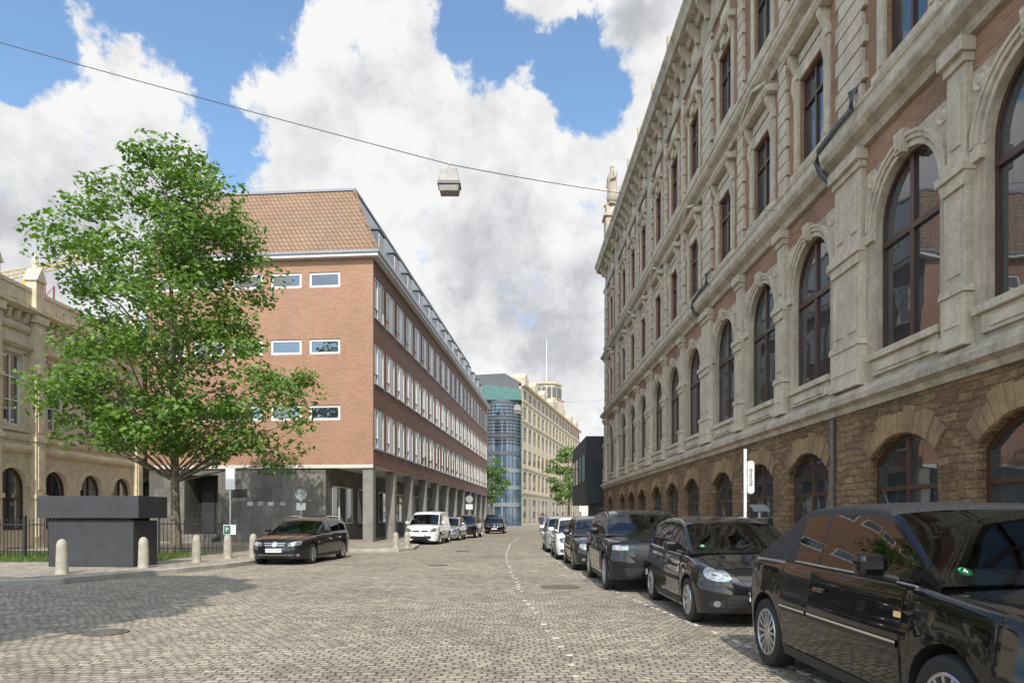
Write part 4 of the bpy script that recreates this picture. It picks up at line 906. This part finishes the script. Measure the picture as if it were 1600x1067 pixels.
def car(name,label,cat,x,y,rz,P,group=None):
    root=thing(name,label,cat,(x,y,0),rz,group)
    L,W=P['L'],P['W']; hl=L/2; paint=M[P['paint']]; zt=Tab(P['top'],L); zb0=Tab(P['bot'],L,2); zr=Tab(P['roof'],L,P.get('rsm',5))
    ax=[P['fo'],P['fo']+P['WB']]; rw=P['rw']; Ra=rw+.05; nf,nr=P.get('nf',11),P.get('nr',16)
    def hw(d):
        u=(hl-d)/hl; return W/2*max(0,1-abs(u)**(nf if u>0 else nr))**.5
    def zb(d):
        z=zb0(d)
        for a in ax:
            k=Ra*Ra-(d-a)**2
            if k>0: z=max(z,rw+math.sqrt(k)*1.02)
        return z
    def cr(d): return min(P.get('crown',.055),(zt(d)-zb0(d))*.35)
    def zs(d): return zt(d)-cr(d)
    def bz(d,z): return lin(BT,(z-.2)/max(.05,zs(d)-.2))
    def sy(d,z): return hw(d)*bz(d,z)
    def topz(d,yy):
        h=hw(d)*.935
        if h<=1e-4: return zs(d)
        return zs(d)+cr(d)*math.sqrt(max(0,1-min(1,abs(yy)/h)**2))
    D=set()
    for e in (0,.001,.004,.01,.02,.035,.055,.08,.11,.15,.2,.27,.35): D.add(round(e,4)); D.add(round(L-e,4))
    k=.42
    while k<L-.35: D.add(round(k,4)); k+=.1
    for a in ax:
        for f in (-1.001,-.999,-.985,-.95,-.88,-.75,-.55,-.3,0,.3,.55,.75,.88,.95,.985,.999,1.001): D.add(round(a+f*Ra,4))
    D=sorted(d for d in D if 0<=d<=L)
    g0,g1=P['roof'][0][0],P['roof'][-1][0]
    q=MB(); prev=None; und=MB(); pu=None
    TV=(0,.12,.3,.5,.64,.67,.8,.92,1.0); ns=len(TV); TF=(.93,.75,.5,.25,0)
    for d in D:
        s0,s1=zb(d),zs(d); s1=max(s1,s0+.005); pts=[]
        for tv in TV:
            z=s0+(s1-s0)*tv
            if s0<.3 and s1>.5: z=max(s0,.2+(s1-.2)*tv) if tv>0 else s0
            pts.append((sy(d,z),z))
        ye=pts[-1][0]
        for f in TF: pts.append((ye*f,s1+cr(d)*math.sqrt(1-f*f)))
        full=[(hl-d,-a,z) for a,z in pts]+[(hl-d,a,z) for a,z in pts[-2::-1]]
        I=[q.add(p) for p in full]
        if prev:
            n=len(I); md=(d+pd)/2
            for j in range(n-1):
                q.mi=1 if (g0+.12<md<g1-.06 and ns+0<=j<n-1-ns-0) else 0
                q.fi((prev[j],prev[j+1],I[j+1],I[j]))
        U=[und.add((hl-d,-pts[0][0],s0)),und.add((hl-d,-pts[0][0]*.72,s0+.0)),und.add((hl-d,pts[0][0]*.72,s0)),und.add((hl-d,pts[0][0],s0))]
        if pu:
            for j in range(3): und.fi((pu[j],pu[j+1],U[j+1],U[j]))
        prev,pd,pu=I,d,U
    q.build('body',[paint,M['interior']],root,smooth=True,rec=True,ang=50)
    und.build('underbody',M['plastic'],root,smooth=True)
    ws,rg_=P['ws'],P['rg']; iv=P['glass']; G=set([g0,g1,*ws,*rg_])
    for a,c in iv: G.add(a); G.add(c)
    k=g0
    while k<g1: 
        if all(abs(k-e)>.03 for e in G): G.add(k)
        k+=.075
    G=sorted(G); TS=P.get('ts',[0,.07,.5,.9,.96,1.0]); TU=[.95,.6,.3,0]
    cols=[]
    for d in G:
        b0=zs(d)-.004; r0=max(zr(d),b0+.002); sc=min(1,(r0-b0)/.3); yb=hw(d)*.935*P.get('gb',.985); h=r0-.045*sc-b0; pts=[]
        for t_ in TS: pts.append((yb-h*(P.get('tum',.22)*t_+.10*t_*t_),b0+h*t_))
        ye=pts[-1][0]
        for f in TU: pts.append((ye*f,b0+h+.045*sc*math.sqrt(1-f*f) ))
        cols.append([Vector((hl-d,-a,z)) for a,z in pts]+[Vector((hl-d,a,z)) for a,z in pts[-2::-1]])
    n=len(cols[0]); parts={}
    rp=('roof',None)
    for i in range(len(G)-1):
        md=(G[i]+G[i+1])/2
        for j in range(n-1):
            s=0 if j<(n-1)//2 else 1; jj=j if s==0 else n-2-j
            key=rp; mi=0
            if jj in (1,2):
                hit=[k for k,(a,c) in enumerate(iv) if a<md<c]
                if hit: key=('side_window',(hit[0],s))
                elif iv and iv[0][0]<md<iv[-1][1]: mi=1
            elif jj>=6:
                if ws[0]<md<ws[1]: key=('windscreen',0)
                elif rg_[0]<md<rg_[1] and not P.get('panel'): key=('rear_window',0)
            if key==rp and md<ws[1] and P.get('roofm'): mi=2
            parts.setdefault(key,[]).append((i,j,mi))
    for (nm,kk),fs in parts.items():
        q=MB(); vid={}
        def vi(i,j):
            if (i,j) not in vid: vid[(i,j)]=q.add(cols[i][j])
            return vid[(i,j)]
        for i,j,mi in fs:
            q.mi=mi; q.fi((vi(i,j),vi(i,j+1),vi(i+1,j+1),vi(i+1,j)))
        if nm=='roof': q.build('roof',[M[P.get('roofm',P['paint'])],M['plastic'],paint],root,smooth=True,rec=False,ang=60)
        else: q.build(nm,M['cglass'],root,smooth=True,rec=False,ang=60)
    if P.get('belt'):
        for s in (-1,1):
            ids=[i for i,d in enumerate(G) if iv[0][0]<=d<=iv[-1][1]]; jj=1; q=MB()
            q.tube([cols[i][jj if s<0 else n-1-jj]+Vector((0,s*.006,0)) for i in ids],.008,6); q.build('belt_trim',M[P['belt']],root,smooth=True)
    def fd(yy,z,rear=False):
        ok=lambda d: hw(d)*bz(d,z)>=abs(yy) and zb0(d)<=z<=topz(d,yy)
        d=0.0
        while d<1.2:
            dd=L-d if rear else d
            if ok(dd): break
            d+=.012
        lo,hi=max(0,d-.012),d
        for _ in range(5):
            m=(lo+hi)/2
            if ok(L-m if rear else m): hi=m
            else: lo=m
        return L-hi if rear else hi
    def patch(kind,cn,off,rnd=0,n=8,side=1):
        rows=[]
        for a in range(n+1):
            row=[]
            for c in range(n+1):
                s_,t_=-1+2*c/n,-1+2*a/n
                u,v=s_*math.sqrt(1-t_*t_/2),t_*math.sqrt(1-s_*s_/2); u=s_*(1-rnd)+u*rnd; v=t_*(1-rnd)+v*rnd; u=(u+1)/2; v=(v+1)/2
                p=[(cn[0][k]*(1-u)+cn[1][k]*u)*(1-v)+(cn[3][k]*(1-u)+cn[2][k]*u)*v for k in (0,1)]
                if kind=='f': dd=fd(p[0],p[1]); row.append((hl-dd+off,p[0]*(1+off*.6),p[1]))
                elif kind=='r': dd=fd(p[0],p[1],True); row.append((hl-dd-off,p[0]*(1+off*.6),p[1]))
                elif kind=='t': row.append((hl-p[0],p[1],topz(p[0],p[1])+off))
                else: row.append((hl-p[0],side*(sy(p[0],p[1])+off),p[1]))
            rows.append(row)
        q=MB(); q.grid(rows); return q
    sm=lambda q,nm,m,par=None: q.build(nm,m,par or root,smooth=True,rec=False)
    b0_,b1_=.2,ws[0]-.04; yf,yr=W*.36,W*.40
    bo_=sm(patch('t',[(b0_,-yf),(b1_,-yr),(b1_,yr),(b0_,yf)],.005,.03,14),'bonnet',paint)
    sm(patch('t',[(b0_-.01,-yf-.01),(b1_+.004,-yr-.01),(b1_+.004,yr+.01),(b0_-.01,yf+.01)],.0025,.03,14),'bonnet_seam',M['ink'],bo_)
    for s in (-1,1):
        for a,c in P['doors']:
            zl,zh=P.get('dz',(.3,None)); zh=min(zs(a),zs(c))-.012
            dr=sm(patch('s',[(a+.01,zl),(c-.01,zl),(c-.01,zh),(a+.01,zh)],.004,.04,14,s),'door',paint)
            sm(patch('s',[(a-.002,zl-.012),(c+.002,zl-.012),(c+.002,zh+.006),(a-.002,zh+.006)],.002,.04,14,s),'door_seam',M['ink'],dr)
            hz_=zh-.13; hd=c-.24; q=MB(); yy=s*(sy(hd,hz_)+.03); q.box(hl-hd-.09,hl-hd+.09,yy-.014,yy+.014,hz_-.016,hz_+.016); q.build('handle',M[P.get('handle',P['paint'])],dr,bevel=.008)
            if P.get('strip'):
                sm(patch('s',[(a+.02,P['strip']-.025),(c-.02,P['strip']-.025),(c-.02,P['strip']+.025),(a+.02,P['strip']+.025)],.014,.1,6,s),'moulding',M[P.get('stripm','plastic')],dr)
                if P.get('chromeline'): sm(patch('s',[(a+.02,P['strip']+.008),(c-.02,P['strip']+.008),(c-.02,P['strip']+.024),(a+.02,P['strip']+.024)],.017,0,6,s),'chrome_line',M['chrome'],dr)
        if P.get('chromeline'):
            for a_,c_ in ((ax[0]+Ra+.02,P['doors'][0][0]-.01),(P['doors'][-1][1]+.02,ax[1]-Ra-.02),(ax[1]+Ra+.02,L-.25)):
                if c_-a_>.06: sm(patch('s',[(a_,P['strip']-.02),(c_,P['strip']-.02),(c_,P['strip']+.024),(a_,P['strip']+.024)],.012,.05,5,s),'moulding',M['plastic']); sm(patch('s',[(a_,P['strip']+.008),(c_,P['strip']+.008),(c_,P['strip']+.024),(a_,P['strip']+.024)],.016,.0,5,s),'chrome_line',M['chrome'])
        sm(patch('s',[(ax[0]+Ra+.03,.2),(ax[1]-Ra-.03,.2),(ax[1]-Ra-.03,.285),(ax[0]+Ra+.03,.285)],.008,.05,10,s),'sill_trim',M['plastic'])
        sm(patch('s',[(ax[0]+Ra+.06,zs(.9)-.17),(ax[0]+Ra+.15,zs(.9)-.17),(ax[0]+Ra+.15,zs(.9)-.13),(ax[0]+Ra+.06,zs(.9)-.13)],.008,.4,4,s),'side_indicator',M['amber'])
        if P.get('clad'):
            for a in ax:
                q=MB(); pr=None
                for k in range(25):
                    an=math.pi*k/24; 
                    o1=(a+math.cos(an)*(Ra+.004),rw+math.sin(an)*(Ra+.004)*1.02); o2=(a+math.cos(an)*(Ra+.07),rw+math.sin(an)*(Ra+.07)*1.02)
                    rw_=[q.add((hl-o[0],s*(sy(o[0],max(.21,o[1]))+.008),o[1])) for o in (o1,o2)]
                    if pr: q.fi((pr[0],pr[1],rw_[1],rw_[0]))
                    pr=rw_
                q.build('arch_cladding',M['plastic'],root,smooth=True,rec=False)
    for s in (-1,1):
        hp=[(s*a,z) for a,z in P['head']]; h=sm(patch('f',hp,.006,P.get('hround',.5)),'headlight',M[P.get('headm','lamp')])
        cx_=sum(a for a,_ in hp)/4; cz=sum(z for _,z in hp)/4; r=P.get('lr',.06)
        for dx_ in P.get('lensx',(0,)):
            c2=cx_+s*dx_; sm(patch('f',[(c2-r,cz-r),(c2+r,cz-r),(c2+r,cz+r),(c2-r,cz+r)],.011,1.0,6),'lens',M[P.get('lensm','lens')],h)
        tp=[(s*a,z) for a,z in P['tail']]; sm(patch('r',tp,.006,.3),'tail_light',M['red'])
        if P.get('fog'):
            a,z=P['fog']; f_=sm(patch('f',[(s*a-.09,z-.05),(s*a+.09,z-.05),(s*a+.09,z+.05),(s*a-.09,z+.05)],.006,.6,6),'fog_light',M['plastic']); sm(patch('f',[(s*a-.04,z-.04),(s*a+.04,z-.04),(s*a+.04,z+.04),(s*a-.04,z+.04)],.01,1,5),'lens',M['lamp'],f_)
    for (w_,z0,z1,w2) in P['grille']:
        g=sm(patch('f',[(-w_,z0),(w_,z0),(w2,z1),(-w2,z1)],.006,.15,10),'grille',M['ink']); k=max(2,int((z1-z0)/.045))
        q=MB()
        for j in range(1,k):
            z=z0+(z1-z0)*j/k; ww=w_+(w2-w_)*j/k; p=patch('f',[(-ww*.95,z-.008),(ww*.95,z-.008),(ww*.95,z+.008),(-ww*.95,z+.008)],.014,0,8); o_=len(q.v); q.v+=p.v; q.f+=[[e+o_ for e in f] for f in p.f]; q.m+=p.m
        if q.v: sm(q,'grille_bars',M[P.get('bars','plastic')],g)
    ez=P.get('emblem',.68); er=P.get('er',.055); sm(patch('f',[(-er,ez-er),(er,ez-er),(er,ez+er),(-er,ez+er)],.018,1,6),'emblem',M['chrome'])
    pz=P.get('plate',.42); pd_=fd(0,pz); q=MB(); q.box(hl-pd_+.01,hl-pd_+.022,-.26,.26,pz-.055,pz+.055); pl=q.build('number_plate',M['platew'],root,bevel=.004)
    q=MB(); q.box(hl-pd_+.0225,hl-pd_+.0235,.215,.256,pz-.05,pz+.05); q.build('country_band',M['blue'],pl)
    if P.get('reg'): text(P['reg'],.1,M['ink'],pl,(hl-pd_+.024,-.02,pz),(R(90),0,R(90)))
    rd=fd(0,.75,True); q=MB(); q.box(hl-rd-.02,hl-rd-.008,-.26,.26,.7,.81); q.build('number_plate',M['platew'],root)
    for s in (-1,1):
        d=P['mir']; z=zs(d)+.12; y0=s*(hw(d)+.1); q=MB(); q.box(hl-d-.06,hl-d+.07,y0-.1,y0+.1,z-.07,z+.07); m_=q.build('mirror',M[P.get('mirm',P['paint'])],root,bevel=.045)
        q=MB(); q.tube([(hl-d,s*(hw(d)*.9),z-.1),(hl-d,y0,z-.05)],.025,8); q.build('mirror_arm',M['plastic'],m_,smooth=True)
        q=MB(); q.box(hl-d-.064,hl-d-.0605,y0-.075,y0+.075,z-.05,z+.05); q.build('mirror_glass',M['chrome'],m_)
    wp=wheel(rw,P['wheel'])
    for a in ax:
        for s in (-1,1): wp.put(root,(hl-a,s*(W/2-.115),rw),0 if s<0 else math.pi)
    dF=ws[1]+P.get('seatoff',.42)
    for d,h in ((dF,zt(dF)+.12),(dF+.82,zt(dF)+.06)):
        if d>g1-.35: continue
        for s in (-1,1):
            q=MB(); q.box(hl-d-.1,hl-d+.06,s*.38-.24,s*.38+.24,zt(d)-.2,h); q.box(hl-d-.08,hl-d+.02,s*.38-.13,s*.38+.13,h+.03,min(h+.2,zr(d)-.07)); q.build('seat',M['seat'],root,bevel=.05)
    dw_=ws[1]-.12
    q=MB(); q.lathe([(.17,-.015),(.19,0),(.17,.015),(.155,0)],20,(0,0,0),'x',True); o=q.build('steering_wheel',M['plastic'],root,smooth=True); o.location=(hl-dw_,.38,zt(dw_)+.03); o.rotation_euler=(0,R(-20),0)
    q=MB(); 
    for yy in (-.35,.2):
        q.tube([(hl-ws[0]-.05,yy,zs(ws[0])+.05),(hl-ws[0]-.2,yy+.48,zr(ws[0]+.2)+.01)],.008,5)
    q.build('wiper',M['plastic'],root)
    if P.get('rails'):
        for s in (-1,1):
            a,c=P['rails']; q=MB(); pts=[]
            for k in range(9):
                d=a+(c-a)*k/8; yb=hw(d)*.93*.985; h=zr(d)-.045-zs(d); yy=yb-h*(P.get('tum',.22)+.10)-.03; pts.append((hl-d,s*yy,zr(d)+(.0 if k in (0,8) else .035)))
            q.tube(pts,.018,7); q.build('roof_rail',M[P.get('railm','chrome')],root,smooth=True)
    q=MB(); da=rg_[0]-.1; q.tube([(hl-da,0,zr(da)-.01),(hl-da-.12,0,zr(da)+.16)],[.012,.004],6); q.build('antenna',M['plastic'],root)
    if P.get('sticker'):
        yy,f=P['sticker']; d=ws[0]+(ws[1]-ws[0])*f; slope=math.atan2(zr(d+.05)-zr(d-.05),.1); z=zr(d)-.045*(yy/(W*.4))**2
        q=MB(); q.lathe([(.04,0),(.04,.002)],18); o=q.build('windscreen_sticker',M['green'],root); o.location=(hl-d+.012,yy,z+.012); o.rotation_euler=(0,slope,0)
        text('4',.06,M['paper'],o,(0,0,.004),(0,0,R(90)))
    return root

def hatch(L,H,paint,W=1.7,wheel_='seven',**k):
    s=L/3.9; hz_=H-1.46
    P=dict(L=L,W=W,WB=2.46*s,fo=.8*s,rw=.3,paint=paint,wheel=wheel_,
        top=[(0,.5),(.03,.6),(.07,.69),(.16,.76),(.5*s,.85),(.85*s,.92),(1.25*s,.95),(2.4*s,.98),(3.4*s,1.02),(3.72*s,1.0),(L-.06,.86),(L,.6)],
        bot=[(0,.4),(.03,.28),(.1,.2),(.5,.17),(L-.5,.18),(L-.1,.27),(L-.03,.36),(L,.45)],
        roof=[(.85*s,.92),(1.25*s,1.15+hz_*.4),(1.68*s,1.37+hz_),(2.0*s,1.44+hz_),(2.5*s,1.46+hz_),(3.0*s,1.43+hz_),(3.4*s,1.34+hz_),(3.84*s,.96)],
        ws=(.85*s,1.66*s),rg=(3.42*s,3.84*s),glass=[(1.14*s,2.12*s),(2.19*s,2.92*s),(2.98*s,3.3*s)],doors=[(1.2*s,2.16*s),(2.16*s,2.98*s)],
        head=[(.36,.56),(.72,.58),(.74,.76),(.42,.70)],hround=.75,tail=[(.5,.75),(.74,.75),(.72,1.0),(.55,1.0)],grille=[(.3,.52,.6,.34),(.48,.26,.36,.5)],emblem=.66,mir=1.28*s,fog=(.62,.32),strip=.55)
    P.update(k); return P
CONV=dict(L=4.4,W=1.84,WB=2.72,fo=.9,rw=.325,paint='black',wheel='multi',roofm='soft',nf=18,nr=18,crown=.035,
    top=[(0,.56),(.03,.70),(.05,.83),(.10,.90),(.3,.935),(.6,.965),(1.0,1.005),(1.2,1.025),(2.5,1.04),(3.4,1.06),(4.0,1.06),(4.3,1.04),(4.37,.9),(4.4,.65)],
    bot=[(0,.42),(.03,.3),(.1,.22),(.5,.19),(3.8,.2),(4.2,.27),(4.36,.36),(4.4,.45)],
    roof=[(1.04,1.015),(1.4,1.27),(1.7,1.46),(1.84,1.515),(2.3,1.54),(2.85,1.535),(3.12,1.505),(3.55,1.28),(3.98,1.055)],rsm=3,
    ws=(1.04,1.74),rg=(3.2,3.8),glass=[(1.26,2.6),(2.64,3.06)],doors=[(1.34,2.68)],
    head=[(.46,.68),(.82,.68),(.82,.86),(.46,.86)],hround=.3,lr=.07,tail=[(.55,.72),(.82,.72),(.82,.95),(.55,.95)],grille=[(.44,.68,.84,.44),(.5,.3,.42,.5)],emblem=.76,mir=1.5,strip=.62,chromeline=1,tum=.18,sticker=(-.62,.2),handle='black',seatoff=.6,ts=[0,.05,.5,.88,.96,1.0],belt='steel')
car('convertible','black convertible with matte fabric roof, nearest of the parked cars on the right','car',3.34,5.13,R(-90),CONV,'cars parked along the right kerb')
POLO=hatch(3.9,1.45,'charcoal',W=1.7,wheel_='seven',nf=12,head=[(.45,.59),(.76,.62),(.75,.79),(.48,.75)],hround=.8,headm='lamp',lr=.05,grille=[(.34,.6,.68,.40),(.52,.27,.44,.5)],bars='plastic',sticker=(-.55,.25))
car('parked_car','dark grey small hatchback with rounded pale headlights behind the convertible','car',3.23,10.5,R(-90),POLO,'cars parked along the right kerb')
SUV=dict(L=4.42,W=1.88,WB=2.7,fo=.87,rw=.36,paint='bluebl',wheel='five',clad=1,nf=13,
    top=[(0,.62),(.03,.78),(.07,.92),(.16,.98),(.6,1.02),(1.05,1.06),(1.5,1.08),(2.6,1.10),(3.4,1.17),(4.1,1.17),(4.3,1.1),(4.4,.8),(4.42,.65)],
    bot=[(0,.45),(.03,.32),(.1,.25),(.5,.24),(3.9,.26),(4.25,.34),(4.4,.45),(4.42,.5)],
    roof=[(1.05,1.05),(1.45,1.28),(1.92,1.50),(2.25,1.57),(2.7,1.59),(3.3,1.57),(3.8,1.50),(4.02,1.38),(4.3,1.12)],
    ws=(1.05,1.9),rg=(3.95,4.28),glass=[(1.36,2.4),(2.47,3.3),(3.36,3.7)],doors=[(1.42,2.44),(2.44,3.36)],
    head=[(.56,.80),(.84,.80),(.84,.90),(.56,.90)],hround=.3,headm='lamp',lr=.035,lensx=(-.07,.06),tail=[(.7,.7),(.86,.7),(.8,1.2),(.72,1.2)],grille=[(.44,.62,.9,.48),(.6,.32,.48,.66)],emblem=.77,mir=1.5,rails=(2.0,3.8),railm='plastic',tum=.24,dz=(.36,None))
car('parked_car','black sport utility car with wide grille, third in the right hand row','car',2.74,14.86,R(-90),SUV,'cars parked along the right kerb')
car('parked_car','dark brown hatchback parked behind the black sport utility car','car',2.5,19.8,R(-90),hatch(4.2,1.47,'brownbl',W=1.76),'cars parked along the right kerb')
car('parked_car','white hatchback in the right row behind the dark brown one','car',2.32,24.3,R(-90.5),hatch(4.0,1.44,'wpaint',W=1.72,headm='lampd'),'cars parked along the right kerb')
car('parked_car','silver hatchback, farthest of the cars in the right row','car',2.22,29.1,R(-90.5),hatch(4.1,1.48,'silver',W=1.74),'cars parked along the right kerb')
WAG=dict(L=4.6,W=1.78,WB=2.76,fo=.84,rw=.315,paint='charcoal',wheel='ten',nf=11,
    top=[(0,.5),(.03,.62),(.08,.71),(.25,.77),(.8,.86),(1.4,.92),(1.7,.94),(2.6,.96),(3.6,.99),(4.3,.99),(4.5,.9),(4.57,.75),(4.6,.6)],
    bot=[(0,.38),(.03,.26),(.1,.19),(.5,.17),(4.1,.19),(4.45,.27),(4.57,.36),(4.6,.45)],
    roof=[(1.38,.92),(1.8,1.14),(2.2,1.33),(2.55,1.41),(3.0,1.43),(3.5,1.41),(4.0,1.35),(4.22,1.26),(4.52,.91)],
    ws=(1.38,2.18),rg=(4.1,4.48),glass=[(1.68,2.52),(2.58,3.38),(3.44,4.02)],doors=[(1.6,2.55),(2.55,3.42)],
    head=[(.38,.55),(.74,.59),(.76,.74),(.42,.67)],hround=.45,tail=[(.55,.7),(.78,.7),(.76,.95),(.6,.95)],grille=[(.3,.53,.71,.34),(.55,.24,.36,.6)],bars='chrome',emblem=.62,er=.075,mir=1.74,rails=(2.4,4.1),fog=(.66,.3),plate=.44,reg='HL IU 697',handle='chrome',belt='chrome')
car('estate_car','black estate car parked facing the camera beside the left pavement','car',-6.83,22.45,R(-94.9),WAG,'cars on the left side of the street')
VAN=dict(L=4.4,W=1.79,WB=2.68,fo=.88,rw=.315,paint='wpaint',wheel='seven',nf=12,nr=24,panel=1,
    top=[(0,.55),(.03,.7),(.08,.82),(.25,.92),(.6,1.02),(.9,1.06),(1.4,1.08),(4.2,1.1),(4.36,1.08),(4.4,.8)],
    bot=[(0,.4),(.03,.28),(.1,.2),(.5,.19),(4.0,.2),(4.3,.28),(4.4,.4)],
    roof=[(.85,1.05),(1.2,1.32),(1.6,1.6),(1.9,1.72),(2.4,1.76),(3.4,1.76),(4.15,1.73),(4.3,1.6),(4.38,1.12)],
    ws=(.85,1.58),rg=(4.2,4.38),glass=[(1.2,2.1)],doors=[(1.15,2.16)],
    head=[(.42,.66),(.78,.68),(.78,.9),(.46,.8)],hround=.5,tail=[(.7,.7),(.86,.7),(.84,1.05),(.72,1.05)],grille=[(.4,.66,.76,.42),(.52,.3,.46,.56)],emblem=.71,mir=1.3,plate=.5,tum=.1,strip=.5)
car('delivery_van','white delivery van parked at the kerb in front of the arcade','van',-4.55,37.4,R(-94.8),VAN,'cars on the left side of the street')
car('parked_car','silver hatchback parked right behind the white delivery van','car',-3.95,43.2,R(-94.8),hatch(4.1,1.46,'silver',W=1.74),'cars on the left side of the street')
SUV2=dict(SUV); SUV2['paint']='charcoal'; SUV2['wheel']='ten'
car('parked_car','dark grey sport utility car parked beyond the white van','car',-3.25,48.6,R(-94.8),SUV2,'cars on the left side of the street')
car('car','small black car driving toward the camera far down the road','car',-1.45,61,R(-92),hatch(4.1,1.46,'black',W=1.75),'cars on the left side of the street')
VAN2=dict(VAN); VAN2['paint']='black'; VAN2['glass']=[(1.2,2.1),(2.2,3.1),(3.2,4.05)]
car('minibus','black minibus at the far end of the arcade behind the small black car','minibus',-2.1,77,R(-94),VAN2,'cars on the left side of the street')
